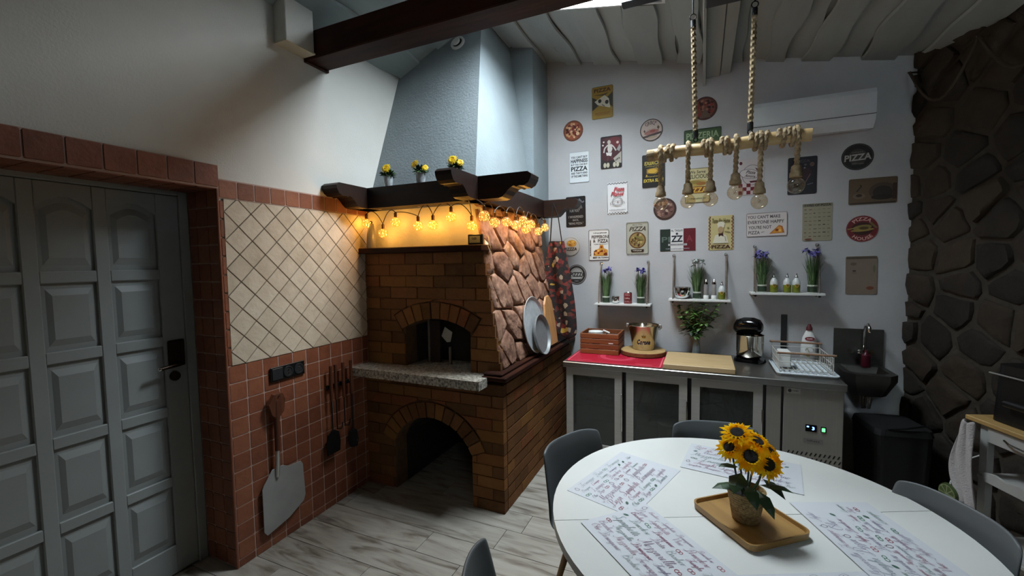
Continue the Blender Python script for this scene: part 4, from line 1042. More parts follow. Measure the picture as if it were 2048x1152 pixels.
# oval dark sign PIZZAA
t, A = S(3.49, 2.496, .204, .204, .05, '#1d1917', 'round black badge with broken white letters, upper right', rnd=True)
A.ring(0, 0, .096, .096, .004, '#4a443e').ell(0, 0, .06, .06, '#3c3733').text('PIZZA', 0, -.004, .17, .05, '#b0a8a0', .1, .03).scrib(0, .035, .07, .012, '#6e665e').ell(-.02, -.05, .02, .008, '#5a534c').ell(.02, -.055, .02, .006, '#5a534c').build(t)
# pizza house
t, A = S(3.535, 1.94, .204, .204, .03, '#651a1e', 'round red badge with a burger-like sandwich in the middle', rnd=True)
A.ring(0, 0, .1, .1, .003, '#8a4a40').text('PIZZA', 0, 0, .13, .026, '#c9a094', 0, .02, arc=(0, 0, .078, pi/2)).text('HOUSE', 0, 0, .13, .026, '#c9a094', 0, .02, arc=(0, 0, -.078, -pi/2)).ell(0, 0, .07, .05, '#33140e').ell(0, .01, .06, .02, '#7a6a34', 16, .1).ell(0, -.01, .075, .012, '#8a7438', 12, .06).ell(.01, .004, .03, .012, '#4a3a18').line([(.05, .045), (.09, .0)], .014, '#6a5a2c').line([(-.095, .0), (-.03, .01)], .008, '#8a7a48').build(t)
# round white plate badge and black badge near the apron
t, A = S(1.192, 1.868, .19, .19, .0, '#c3bfb6', 'round pale badge with a golden pizza, beside the apron', rnd=True)
A.pizza(.01, .03, .05, .035, 5, '#c08a3a', '#d9a648', 24, ('#b8742a', '#e2b862', '#a85a20')).text('PIZZZA', .0, -.025, .13, .03, '#33302c', .1, .02).ring(0, 0, .093, .093, .003, '#9a968c').build(t)
t, A = S(1.252, 1.587, .197, .197, .0, '#332e2b', 'round black and white badge with bold letters, beside the apron', rnd=True)
A.ring(0, 0, .092, .092, .004, '#b4aea6').ell(0, 0, .068, .068, '#b0aba4').text('PIZZZA', .01, 0, .15, .046, '#221e1c', 0, .04).ring(0, 0, .06, .06, .003, '#4a4540').poly([(-.05, -.045), (.05, -.045), (.03, -.062), (-.03, -.062)], '#2a2624').build(t)
# sandwich badge with a gyros
t, A = S(1.96, 2.908, .2, .2, .12, '#b09c90', 'round beige badge with a sandwich and two diamonds', rnd=True)
A.ring(0, 0, .1, .1, .009, '#33221e').text('GRBIZ', 0, 0, .1, .034, '#3c2c2a', 0, .015, arc=(0, .0, .066, pi/2)).poly([(-.07, .0), (-.06, .015), (-.05, .0), (-.06, -.015)], '#4a3424').poly([(.05, .01), (.062, .03), (.074, .01), (.062, -.01)], '#4a3424').ell(0, -.02, .065, .022, '#8a5a50', 18, .05).ell(.01, -.012, .025, .012, '#7c342c').poly([(-.085, -.045), (.08, -.03), (.085, -.045), (.05, -.052), (-.05, -.062), (-.08, -.06)], '#2e1814').ell(0, -.066, .045, .012, '#9c8a74').line([(-.04, .005), (.04, .008)], .004, '#8f7c70').build(t)
# upper round pizza
t, A = S(2.404, 3.032, .2, .2, .1, '#3c2018', 'round dark pizza-shaped sign behind the left pendant rope', rnd=True)
A.pizza(0, 0, .094, .094, 12, '#4a261c', '#6a3c2c', 40, ('#5a1c16', '#33140f', '#8a5c46', '#7a2a20')).poly([(0, 0), (-.05, -.08), (.04, -.085)], '#5c4a3c').build(t)
# pizzeria
t, A = S(2.388, 2.762, .3, .2, .0, '#3b5230', 'wide green sign half hidden by the hanging rope', )
A.text('PIZZERIA', .0, .045, .26, .055, '#8fa07a', 0, .02).poly([(-.15, -.1), (.15, -.1), (.15, -.02), (.04, .0), (-.15, -.03)], '#8a7a4c').pizza(.03, -.05, .07, .05, 6, '#6a3c1c', '#a07a3c', 22).frame(.3, .2, .006, '#2a3424').build(t)
# exercise
t, A = S(1.981, 2.537, .2, .3, .01, '#14110c', 'black sign with yellow words about extra slices')
A.text('EXERCISE', .0, .072, .16, .034, '#b09a3a', .1, .03).scrib(0, .042, .14, .01, '#8a7830').poly([(-.06, .02), (.03, .03), (.055, .0), (.02, -.03), (-.06, -.02)], '#8a6c24').ell(-.01, .0, .04, .02, '#b8932e').line([(-.06, -.03), (-.06, -.05)], .012, '#a88a30').line([(.04, -.03), (.05, -.04)], .01, '#6a5420').scrib(0, -.05, .14, .012, '#8a7830').text('EXTRA SLICE', .0, -.086, .175, .03, '#c2aa40', .1, .03).frame(.2, .3, .003, '#2c2618').build(t)
# we serve delicious
t, A = S(2.352, 2.374, .2, .3, .0, '#b8ad82', 'cream sign saying delicious pizza behind the pendant bulbs')
A.text('We Serve', .0, .118, .13, .028, '#3c3424', .1, .015).text('DELICIOUS', 0, .078, .18, .036, '#33301f', 0, .015).ell(0, .02, .085, .03, '#a08a48').ell(-.02, .028, .05, .015, '#7c6a30').ell(.03, .015, .04, .015, '#8a5c28').rect(-.09, -.07, .09, -.01, '#6a3a14').text('PIZZA', 0, -.04, .16, .046, '#c9a040', 0, .03).scrib(0, -.115, .14, .014, '#6e6a48').frame(.2, .3, .004, '#7a7250').build(t)
# red checks
t, A = S(2.765, 2.41, .2, .3, .0, '#b8aeac', 'white sign with dark red checks and a small oval logo')
A.ell(-.075, .118, .012, .014, '#4a161c').ell(.075, .118, .012, .014, '#4a161c').ring(.01, .015, .075, .085, .003, '#3a2c2c').poly([(.03, .075), (.075, .05), (.085, .0), (.07, .01)], '#4c141a').poly([(-.01, -.035), (.075, -.03), (.06, -.045), (.0, -.05)], '#4c141a')
A.ell(-.01, .025, .075, .04, '#3a2c2c', 24, -.18).ell(-.01, .025, .071, .037, '#c0b8b4', 24, -.18).text('Pizza', .0, .038, .07, .026, '#3a2424', .35, .02, -.18).text('Amore', -.005, .008, .08, .024, '#3a2424', .35, .02, -.18)
for i in range(6):
    for j in range(3):
        if (i+j) % 2 == 0: A.rect(-.09+i*.03, -.145+j*.03, -.06+i*.03, -.115+j*.03, '#641822')
A.build(t)
# round meat pizza
t, A = S(2.081, 2.184, .2, .2, .0, '#4a342c', 'round brown pizza sign behind the leftmost pendant bulb', rnd=True)
A.pizza(0, 0, .096, .096, 8, '#33201a', '#5c4038', 34, ('#8a6a5c', '#3a2420', '#a08878', '#4c2c26', '#6c4a40')).build(t)
# black words partly behind the mantel
t, A = S(1.246, 2.21, .2, .3, .012, '#15110f', 'black sign with small pale words behind the mantel beam end')
A.poly([(-.01, .08), (.03, .1), (.06, .06), (.07, .03), (.0, .02), (-.06, .03)], '#55504a').line([(.035, .125), (.07, .085), (.085, .1)], .012, '#6a6468').text('FOR YOU"', -.01, .01, .1, .026, '#8f8880').text('I WHISPERED', .0, -.05, .15, .024, '#8f8880').text('BACK,', 0, -.083, .06, .022, '#8f8880').text('"BRING PIZZA."', 0, -.115, .15, .022, '#8f8880').build(t)

# ------------------------------------------------------------------ rope-hung shelves and what stands on them
SHW = mat('white_shelf', '#d2d2ce', .5)
ROPE = mat('natural_rope', [(.3, '#8a7658'), (.7, '#b09a78')], .9, scale=(60, 60, 60))
ROPEG = mat('grey_brown_rope', [(.3, '#6a5f54'), (.7, '#8a7d70')], .9, scale=(60, 60, 60))
def shelf(x0, x1, z, ztop, label):
    t = thing('hanging_shelf', label, 'shelf', ((x0+x1)/2, -.085, z), 0, 'rope-hung shelves')
    w = (x1-x0)/2
    MB().box((-w, -.075, -.018), (w, .082, 0), 0, .002).build('board', SHW, t)
    for s_ in (-1, 1):
        x = s_*(w-.035)
        MB().tube([(x, -.05, .0), (x, -.02, (ztop-z)*.5), (x, .07, ztop-z)], .006, 6, 0, 3, 300).build('rope', ROPEG, t)
        MB().tube([(x, .06, -.0), (x, .066, (ztop-z)*.5), (x, .07, ztop-z)], .006, 6, 0, 3, 300).build('rope', ROPEG, t)
        MB().ball((x, -.05, -.026), .009, 8, 6).build('knot', mat('dark_knot', '#2c241e', .9), t)
        MB().ball((x, .06, -.026), .009, 8, 6).build('knot', mat('dark_knot', '#2c241e', .9), t)
        MB().tube([(x+.012*cos(a), .075, ztop-z+.012+.012*sin(a)) for a in [2*pi*q/10 for q in range(11)]], .003, 5).build('hook', CHROME, t)
shelf(1.465, 1.975, 1.318, 1.69, 'white rope-hung shelf with a red can, left of the three')
shelf(2.128, 2.622, 1.373, 1.745, 'white rope-hung shelf with salt and pepper mills, middle one')
shelf(2.77, 3.28, 1.44, 1.81, 'white rope-hung shelf with three oil bottles, right one')
GRASS = mat('dark_grass', [(.3, '#21391b'), (.7, '#3f5f2c')], .6, scale=(30, 30, 10))
GRASS2 = mat('grey_green_grass', [(.3, '#46603a'), (.7, '#6f8a5c')], .6, scale=(30, 30, 10))
IRIS = mat('violet_petal', [(.3, '#3a3472'), (.7, '#6a62a8')], .6, scale=(40, 40, 40))
IRISW = mat('white_petal', '#c2c8c4', .6)
POTW = mat('pale_plant_base', '#b9bdb0', .5)
def iris(loc, h, label, petal, seed, spread=.05, nf=5):
    t = thing('potted_iris', label, 'plant', loc, 0, 'artificial irises on the shelves'); R = random.Random(seed)
    MB().lathe([(.03, 0), (.033, .006), (.034, .045), (.03, .048)], (0, 0, 0), 16).build('pot', mat('dark_green_pot', '#2a3c28', .6), t, smooth=True)
    MB().lathe([(.0345, .05), (.036, .053), (.036, .06), (.0345, .063)], (0, 0, 0), 16).build('band', POTW, t, smooth=True)
    MB().lathe([(.031, -.0), (.035, .001), (.035, .005), (.031, .006)], (0, 0, 0), 16).build('saucer', POTW, t, smooth=True)
    mb = MB()
    for k in range(150):
        a = R.random()*6.28; q = sqrt(R.random()); b0 = (.028*q*cos(a), .028*q*sin(a), .045); L_ = h*R.uniform(.55, .9); sp = spread*R.uniform(.2, 1.25)
        p1 = (b0[0]+sp*.3*cos(a), b0[1]+sp*.3*sin(a), .045+(L_-.045)*.55); p2 = (b0[0]+sp*cos(a), b0[1]+sp*sin(a)*.8, L_)
        w = .0034; s_ = (-sin(a)*w, cos(a)*w)
        mb.add([(b0[0]-s_[0], b0[1]-s_[1], b0[2]), (b0[0]+s_[0], b0[1]+s_[1], b0[2]), (p1[0]+s_[0], p1[1]+s_[1], p1[2]), (p1[0]-s_[0], p1[1]-s_[1], p1[2]), p2], [(0, 1, 2, 3), (3, 2, 4)], R.randint(0, 1))
    g = mb.build('grass', [GRASS, GRASS2], t); g['kind'] = 'stuff'
    for k in range(nf):
        a = 2*pi*k/nf+R.uniform(-.4, .4); q = spread*R.uniform(.3, .95); top = (q*cos(a), q*sin(a)*.8, h*R.uniform(.84, .97))
        MB().tube([(0, 0, .05), (top[0]*.4, top[1]*.4, h*.5), top], .0018, 5).build('stem', GRASS, t)
        f = MB()
        for j in range(9):
            e = R.uniform(-.6, 1.2); b = j*.7+R.uniform(-.3, .3); leaf(f, top, (cos(b)*cos(e), sin(b)*cos(e), sin(e)), R.uniform(.026, .042), R.uniform(.008, .013), 0, (0, 0, 1), .35)
        f.build('flower', petal, t)
iris((1.562, -.085, 1.319), .35, 'violet iris plant at the rope end of the left shelf beside the small bowl', IRIS, 1, .052)
iris((1.882, -.085, 1.319), .335, 'violet iris plant right of the red can on the left shelf', IRIS, 2, .05)
iris((2.36, -.085, 1.374), .355, 'white-flowered plant in the middle of the middle shelf', IRISW, 3, .07, 7)
iris((2.855, -.085, 1.441), .345, 'dark violet iris plant left of the oil bottles on the right shelf', IRIS, 4, .062, 7)
iris((3.205, -.085, 1.441), .355, 'dark violet iris plant right of the oil bottles on the right shelf', IRIS, 5, .06, 7)
def bowl(loc, r, h, label):
    t = thing('steel_bowl', label, 'bowl', loc)
    pr = [(r*.45, 0)]+[(r*(.45+.55*sin(a)), h*(1-cos(a))) for a in [pi/2*k/8 for k in range(1, 9)]]
    inn = [(x*.95, z+.003) for x, z in pr[::-1]]
    MB().lathe(pr+[(r*.97, h)]+inn[1:], (0, 0, 0), 28, 0, True, True).build('body', CHROME, t, smooth=True, ang=60)
    MB().tube([(r*.985*cos(a), r*.985*sin(a), h) for a in [2*pi*q/28 for q in range(29)]], .003, 6).build('rim', CHROME, t, smooth=True)
bowl((1.655, -.1, 1.319), .037, .062, 'small shiny steel bowl beside the red can on the left shelf')
bowl((2.238, -.09, 1.374), .07, .098, 'larger shiny steel bowl on the middle shelf')
t = thing('tin_can', 'small red can with pale print on the left shelf', 'can', (1.768, -.1, 1.319))
RED = mat('red_label', [(.45, '#7c2a2c'), (.6, '#96444a')], .5, scale=(20, 20, 50))
MB().lathe([(.035, 0), (.037, .003), (.037, .098), (.035, .1)], (0, 0, 0), 22).build('body', RED, t, smooth=True)
MB().lathe([(.0365, .1), (.038, .102), (.036, .104), (.034, .101)], (0, 0, 0), 22, 0, True, True).build('rim', CHROME, t, smooth=True)
cyl_ = lambda r: (lambda u, v, k: ((r+.0003*k)*sin(u/r), -(r+.0003*k)*cos(u/r), v))
A = Art(cyl_(.0373)); A.rect(-.035, .07, .035, .09, '#5a1c20').scrib(0, .081, .045, .01, '#c9a8a4').scrib(0, .05, .05, .014, '#c9a8a4').scrib(0, .022, .04, .01, '#b88a88'); A.build(t)
MG = glass('mill_glass', '#cfcac6', .6, .05, 1.45)
def mill(loc, grain, label):
    t = thing('spice_mill', label, 'mill', loc, 0, 'salt and pepper mills')
    MB().lathe([(.021, 0), (.022, .004), (.022, .03), (.019, .034)], (0, 0, 0), 16).build('base', WHITEP, t, smooth=True)
    MB().lathe([(.018, .034), (.019, .05), (.019, .12), (.016, .13)], (0, 0, 0), 16, 0, False, False).build('jar', MG, t, smooth=True)
    MB().lathe([(.014, .036), (.0155, .05), (.0155, .1), (.013, .106)], (0, 0, 0), 12).build('contents', mat('spice_'+grain, [(.4, grain), (.6, '#8a817a')], .9, scale=(200, 200, 200)), t)
    MB().lathe([(.018, .13), (.018, .145), (.008, .156), (.005, .17), (.001, .174)], (0, 0, 0), 16).build('cap', CHROME, t, smooth=True)
mill((2.432, -.09, 1.374), '#3a2e2a', 'left one of two clear spice mills on the middle shelf')
mill((2.495, -.09, 1.374), '#40302a', 'right one of two clear spice mills, next to the oil bottle')
OIL = mat('olive_oil', '#6c7420', .2)
OG = glass('oil_glass', '#e2e6d8', .75, .03, 1.45)
def oilb(loc, label):
    t = thing('oil_bottle', label, 'bottle', loc, 0, 'oil bottles on the shelves')
    MB().lathe([(.026, 0), (.028, .004), (.028, .055), (.0275, .062)], (0, 0, 0), 18).build('oil', OIL, t, smooth=True)
    MB().lathe([(.0285, .062), (.0285, .082), (.024, .1), (.015, .112), (.013, .12), (.001, .121)], (0, 0, 0), 18, 0, False).build('glass', mat('frosted_white', '#c6cac8', .35), t, smooth=True)
    MB().lathe([(.013, .12), (.014, .125), (.007, .132), (.004, .155), (.001, .156)], (0, 0, 0), 12).build('pourer', CHROME, t, smooth=True)
    A = Art(cyl_(.0287)); A.ell(0, .058, .014, .016, '#a8862e').ell(0, .058, .009, .01, '#6a5a24'); A.build(t)
oilb((2.556, -.09, 1.374), 'oil bottle with a steel pourer at the end of the middle shelf')
oilb((2.94, -.09, 1.441), 'oil bottle standing apart, leftmost of three on the right shelf')
oilb((3.033, -.09, 1.441), 'oil bottle in the middle of three on the right shelf')
oilb((3.096, -.09, 1.441), 'oil bottle next to the right iris on the right shelf')

# ------------------------------------------------------------------ air conditioner
t = thing('air_conditioner', 'long white wall air conditioner high on the back wall', 'air conditioner', (3.14, -.001, 2.67))
ACW = mat('white_ac_plastic', '#cfd2d3', .35)
pr = [(0, .285), (-.15, .285), (-.19, .275), (-.205, .24), (-.205, .09), (-.19, .05), (-.15, .0), (0, .02)]
MB().prism(pr, lambda u, v, d: (d, u, v), -.395, .40).build('casing', ACW, t)
MB().prism([(-.207, .24), (-.209, .1), (-.2, .1), (-.2, .24)], lambda u, v, d: (d, u, v), -.39, .395).build('front_panel', ACW, t)
MB().prism([(-.2, .078), (-.186, .048), (-.15, .012), (-.155, .008), (-.192, .042), (-.206, .076)], lambda u, v, d: (d, u, v), -.36, .3).build('air_flap', ACW, t)
MB().box((-.395, -.2085, .088), (.4, -.2, .092)).build('panel_gap', mat('shadow_gap', '#3c3e40', .8), t)
# ------------------------------------------------------------------ refrigerated counter along the back wall
FX0, FX1, FYF, FYB, FZ = 1.345, 3.275, -.72, -.012, .88
FR = thing('refrigerated_counter', 'stainless refrigerated counter with three glass doors under the shelves', 'refrigerator', (2.3, -.37, 0))
def fb(name, a, b, m, ch=0, par=None):
    ob = MB().box(a, b, 0, ch).build(name, m, FR, world=True)
    if par is not None: ob.parent = par
    return ob
fb('worktop', (FX0-.012, -.755, .832), (FX1+.01, FYB, .88), STEEL, .004)
DIN = mat('fridge_interior', '#c3c4c0', .5)
fb('side_panel', (FX0, FYF+.03, .12), (FX0+.02, FYB, .832), STEELD); fb('side_panel', (FX1-.015, FYF+.03, .12), (FX1, FYB, .832), STEELD)
fb('back_panel', (FX0+.02, FYB-.03, .12), (2.9, FYB-.01, .832), DIN); fb('bottom_panel', (FX0+.02, FYF+.03, .12), (2.9, FYB-.03, .15), DIN)
for x in (1.835, 2.32, 2.815): fb('mullion', (x-.017, FYF+.03, .12), (x+.017, FYF+.07, .832), BLACK)
for x in (1.835, 2.32): fb('divider', (x-.01, FYF+.07, .15), (x+.01, FYB-.03, .832), DIN)
fb('partition', (2.8, FYF+.07, .12), (2.83, FYB-.03, .832), DIN)
for k, (a, b) in enumerate(((1.37, 1.818), (1.853, 2.303), (2.337, 2.80))):
    sh = MB()
    for q in range(14): sh.cyl((a+.01+q*(b-a-.02)/13, FYF+.08, .49), (a+.01+q*(b-a-.02)/13, FYB-.05, .49), .0025, n=5)
    for y in (FYF+.08, -.4, FYB-.05): sh.cyl((a+.005, y, .487), (b-.005, y, .487), .004, n=6)
    sh.build('wire_shelf', STEEL, FR, world=True)
DG = glass('fridge_glass', '#b4bab6', .93, .03, 1.5)
def fdoor(x0, x1, handle):
    w = .058; z0, z1 = .14, .827; y0, y1 = FYF-.012, FYF+.026
    d = MB(); o = [(x0, z0), (x1, z0), (x1, z1), (x0, z1)]; i = [(x0+w, z0+w), (x1-w, z0+w), (x1-w, z1-w), (x0+w, z1-w)]
    vs = [(x-2.3, y+.37, z) for y in (y0, y1) for x, z in o+i]
    fs = []
    for k in range(4):
        n = (k+1) % 4
        fs += [(k, n, 4+n, 4+k), (8+k, 12+k, 12+n, 8+n), (k, 8+k, 8+n, n), (4+k, 4+n, 12+n, 12+k)]
    d.add(vs, fs); do = link(d.mesh('door', mat('door_frame_steel', [(.3, '#a9a6a0'), (.7, '#b5b2ac')], .42, metal=.25, scale=(2, 2, 100))), 'door', FR)
    g = MB().box((x0+w-2.3, y0+.37+.012, z0+w), (x1-w-2.3, y0+.37+.016, z1-w)); link(g.mesh('pane', DG), 'pane', do)
    h = MB().box((x1-.006-2.3, y0+.37-.012, .34), (x1+.004-2.3, y0+.37, .65), 0, .003); link(h.mesh('handle', CHROME), 'handle', do)
fdoor(1.358, 1.82, 1); fdoor(1.853, 2.306, 1); fdoor(2.336, 2.803, 1)
fb('side_post', (2.825, FYF-.012, .12), (2.915, FYF+.03, .825), STEELD, .003)
fb('gap_strip', (2.8, FYF+.0, .12), (2.93, FYF+.04, .832), BLACK)
pan = fb('machine_panel', (2.93, FYF-.014, .12), (FX1-.002, FYF+.03, .828), STEELD, .003)
def pp(name, a, b, m, ch=0):
    ob = MB().box(a, b, 0, ch); ob.v = [(x-2.3, y+.37, z) for x, y, z in ob.v]; return link(ob.mesh(name, m), name, pan)
PY = FYF-.0145
pp('display', (3.06, PY-.003, .532), (3.125, PY, .58), BLACKG, .001)
pp('rocker_switch', (3.148, PY-.004, .535), (3.178, PY, .575), BLACK, .001)
pp('switch_light', (3.154, PY-.005, .542), (3.172, PY-.004, .566), mat('green_light', '#2adf4a', .4, emit=('#46f060', 5.0)))
A = Art(lambda u, v, k: (u-2.3, PY+.37-.0032-k*.0002, v)); A.mats.append(mat('blue_led_digits', '#6aa0ff', .4, emit=('#5a8cff', 9.0)))
vs, fs_ = text_mesh('3', 0, .02); A.t.add([(3.105+x*.014-2.3, PY+.37-.0034, .556+y*.022) for x, y in vs], fs_, 0)
A.p.add([(3.068-2.3, PY+.37-.0034, .562), (3.08-2.3, PY+.37-.0034, .562), (3.08-2.3, PY+.37-.0034, .57), (3.068-2.3, PY+.37-.0034, .57)], [(0, 1, 2, 3)], 0); A.build(pan)
pp('name_badge', (3.05, PY-.0015, .452), (3.162, PY, .484), mat('badge_silver', '#8d8c88', .4, metal=.6))
A = Art(lambda u, v, k: (u-2.3, PY+.37-.0016-k*.0002, v)); A.scrib(3.106, .468, .07, .012, '#55534e'); A.build(pan)
st = pp('info_sticker', (2.946, PY-.001, .787), (3.026, PY, .822), mat('sticker_white', '#b5b3ad', .5))
A = Art(lambda u, v, k: (u-2.3, PY+.37-.0012-k*.0002, v)); A.ell(2.964, .805, .011, .012, '#3a3935').scrib(2.998, .805, .035, .01, '#55534e'); A.build(pan)
vm = MB()
for r_ in range(6):
    for c_ in range(12):
        x = 2.955+c_*.0262+(r_ % 2)*.006; z = .372-r_*.036
        vm.prism([(x-2.3, z-.011), (x+.008-2.3, z-.011), (x+.018-2.3, z+.011), (x+.01-2.3, z+.011)], lambda u, v, d: (u, PY+.37-d, v), -.0005, .0006)
v_ = link(vm.mesh('vent_slots', mat('slot_dark', '#0d0c0b', .9)), 'vent_slots', pan); v_['kind'] = 'stuff'
for x in (FX0+.06, 2.2, FX1-.06):
    for y in (FYF+.08, -.1): MB().cyl((x, y, 0), (x, y, .12), .022, n=12).build('foot', STEELD, FR, world=True)
# a few things kept inside
def inside(name, loc, prof, m, label, cat, cap=None):
    t = thing(name, label, cat, loc)
    MB().lathe(prof, (0, 0, 0), 16).build('body', m, t, smooth=True)
    if cap: MB().lathe(cap[0], (0, 0, 0), 12).build('cap', cap[1], t, smooth=True)
inside('sauce_bottle', (1.5, -.5, .494), [(.03, 0), (.034, .01), (.034, .13), (.02, .16), (.012, .2)], mat('pink_red_sauce', '#8a3a3c', .4), 'red sauce bottle behind the left fridge door', 'bottle', ([(.013, .2), (.013, .225)], WHITEP))
inside('glass_jar', (1.6, -.52, .494), [(.028, 0), (.03, .01), (.03, .055), (.024, .06)], mat('pale_jar', '#8f8a80', .3), 'pale squat jar nearest the sauce bottle in the left fridge section', 'jar', ([(.026, .06), (.026, .075)], CHROME))
inside('glass_jar', (1.69, -.55, .494), [(.028, 0), (.03, .01), (.03, .05), (.024, .055)], mat('pale_jar', '#8f8a80', .3), 'pale squat jar farther right in the left fridge section', 'jar', ([(.026, .055), (.026, .07)], CHROME))
inside('tub', (2.16, -.5, .151), [(.07, 0), (.085, .2), (.088, .21), (.088, .225)], mat('milky_plastic', '#8f918d', .5), 'milky plastic tub on the floor of the middle fridge section', 'tub', ([(.09, .225), (.09, .24)], WHITEP))
inside('milk_jug', (2.7, -.5, .494), [(.05, 0), (.055, .01), (.055, .17), (.025, .22), (.02, .25)], mat('milky_plastic', '#8f918d', .5), 'tall milky jug behind the right fridge door', 'jug', ([(.021, .25), (.021, .265)], WHITEP))
inside('dark_bottle', (2.43, -.5, .494), [(.036, 0), (.038, .01), (.038, .16), (.014, .21), (.014, .26)], mat('dark_glass', '#0f120f', .15), 'dark bottle behind the right fridge door', 'bottle')

# ------------------------------------------------------------------ on the worktop
t = thing('baking_mat', 'red silicone baking mat with a pale circle on the counter', 'mat', (1.735, -.4, .8805))
MB().prism(rrect(.775, .63, .02, 3), FLAT(0), 0, .002).build('sheet', mat('red_silicone', '#a8122e', .45), t)
A = Art(lambda u, v, k: (u, v, .0022+k*.00015)); A.ring(-.0, -.03, .17, .17, .003, '#d05a6a', 40).ring(0, -.03, .155, .155, .05, '#bf3a50', 40).ring(0, -.03, .075, .075, .003, '#d05a6a', 30)
A.poly([(-.375, -.305), (-.365, -.305), (-.365, .305), (-.375, .305)], '#d05a6a').rect(.365, -.305, .375, .305, '#d05a6a').rect(-.375, -.305, .375, -.297, '#d05a6a').rect(-.3, -.26, -.18, -.245, '#c84a5c').rect(.18, -.27, .31, -.25, '#c84a5c').build(t)
t = thing('wooden_crate', 'small slatted wooden crate on the red mat', 'crate', (1.562, -.24, .8848))
CRW = mat('brown_crate_wood', [(.3, '#6a381c'), (.7, '#8a5028')], .55, scale=(6, 40, 40), rand=.3)
for x in (-.172, .16):
    for k in range(4): MB().box((x, -.145, .004+k*.047), (x+.012, .145, .046+k*.047), 0, .002).build('end_slat', CRW, t)
for y in (-.157, .145):
    for k in range(4): MB().box((-.172, y, .0+k*.047), (.172, y+.011, .041+k*.047), 0, .002).build('slat', CRW, t)
for x in (-.16, .145):
    for y in (-.146, .13): MB().box((x, y, 0), (x+.015, y+.015, .18)).build('corner_post', CRW, t)
MB().box((-.16, -.146, .002), (.16, .146, .01)).build('bottom', CRW, t)
MB().box((.085, -.1585, .098), (.125, -.157, .106)).build('metal_label', WHITEP, t)
t2 = thing('plate_stack', 'white saucers lying in the wooden crate', 'dishes', (1.505, -.27, .8952))
for k in range(5): MB().lathe([(.05, .0), (.068, .012), (.066, .014), (.048, .004)], (.0, 0, .13+k*.008), 22, 0, True, True).build('saucer', WHITEP, t2, smooth=True)
MB().lathe([(.03, 0), (.04, .05), (.04, .128)], (0, 0, 0), 14).build('stand', BLACK, t2)
t2 = thing('corkscrew', 'bright corkscrew sticking out of the wooden crate', 'corkscrew', (1.63, -.24, .8952))
MB().tube([(.02, 0, 0), (-.03, -.02, .17)], .006, 8).build('shaft', CHROME, t2, smooth=True); MB().tube([(-.06, -.02, .185), (0, -.02, .162)], .009, 8).build('grip', WHITEP, t2, smooth=True)
t = thing('round_board', 'thick round wooden board with bark edge under the metal bucket', 'board', (1.925, -.245, .8848))
RB = mat('round_board_top', [(.3, '#a08050'), (.7, '#bd9c68')], .6, scale=(12, 30, 12)); BARK = mat('board_bark', [(.3, '#5c3418'), (.7, '#7c4a24')], .8, scale=(30, 30, 30))
MB().lathe([(.185, 0), (.195, .006), (.195, .034), (.19, .038)], (0, 0, 0), 36, 0, True, False).build('bark_edge', BARK, t, smooth=True)
MB().lathe([(.191, .0375), (.189, .0395), (.05, .0398), (.001, .04)], (0, 0, 0), 36, 0, False, True).build('face', RB, t, smooth=True)
t = thing('ice_bucket', 'shiny tapered metal bucket with a blue word, on the round board', 'bucket', (1.925, -.215, .9252))
MB().lathe([(.09, 0), (.094, .004), (.132, .205), (.137, .21), (.139, .216), (.135, .22), (.128, .214), (.126, .2), (.09, .01)], (0, 0, 0), 34, 0, True, True).build('body', mat('tin_bucket', [(.3, '#b3a893'), (.7, '#c6bda9')], .2, metal=1, scale=(5, 5, 5)), t, smooth=True)
MB().tube([(.137, 0, .2), (.152, .0, .215), (.15, .03, .19), (.135, .07, .17), (.09, .11, .16), (0, .137, .15), (-.09, .11, .16), (-.135, .07, .17), (-.15, .03, .19), (-.152, 0, .215), (-.137, 0, .2)], .003, 6).build('bail', STEELD, t, smooth=True)
for s_ in (-1, 1): MB().box((s_*.14-.012, -.012, .19), (s_*.14+.012, .012, .225), 0, .003).build('ear', STEELD, t)
A = Art(lambda u, v, k: ((.094+.19*v+.0005*k+.001)*sin(u/.12), -(.094+.19*v+.0005*k+.001)*cos(u/.12), v)); A.text('Corona', .015, .075, .13, .042, '#1c2450', .25, .02).poly([(.0, .115), (.03, .115), (.034, .135), (.022, .125), (.015, .14), (.008, .125), (-.004, .135)], '#a8852e'); A.build(t)
# leafy branches in a glass vase
t = thing('branch_vase', 'green leafy branches in a clear vase behind the cutting board', 'plant', (2.36, -.135, .8808))
MB().lathe([(.035, 0), (.037, .004), (.03, .08), (.026, .12), (.03, .16), (.028, .16), (.024, .12), (.028, .08), (.034, .008)], (0, 0, 0), 18, 0, True, False).build('vase', glass('vase_glass', '#dfe8ea', .85, .02, 1.4), t, smooth=True)
R = random.Random(4); STEM = mat('branch_stem', '#4a3a26', .8); lf = MB()
for k in range(11):
    a = 2*pi*k/11+R.uniform(-.2, .2); s_ = R.uniform(.09, .19)*(1.15 if k % 3 == 0 else 1); h = R.uniform(.32, .47)
    pts = [(0, 0, .01), (.012*cos(a+2), .012*sin(a+2), .14), (s_*.4*cos(a), s_*.25*sin(a), .14+(h-.14)*.5), (s_*cos(a), s_*.45*sin(a), h)]
    MB().tube(pts, [.003, .003, .0025, .0015], 5).build('stem', STEM, t)
    for j in range(44):
        q = R.uniform(.25, 1); i_ = min(2, int(q*3)); f = q*3-i_; p = [pts[i_][d]+(pts[i_+1][d]-pts[i_][d])*f for d in range(3)]
        if p[2] < .17: continue
        b = R.random()*6.28; e = R.uniform(-.4, .7); leaf(lf, p, (cos(b)*cos(e), sin(b)*cos(e)*.7, sin(e)), R.uniform(.04, .065), R.uniform(.012, .018), R.randint(0, 1))
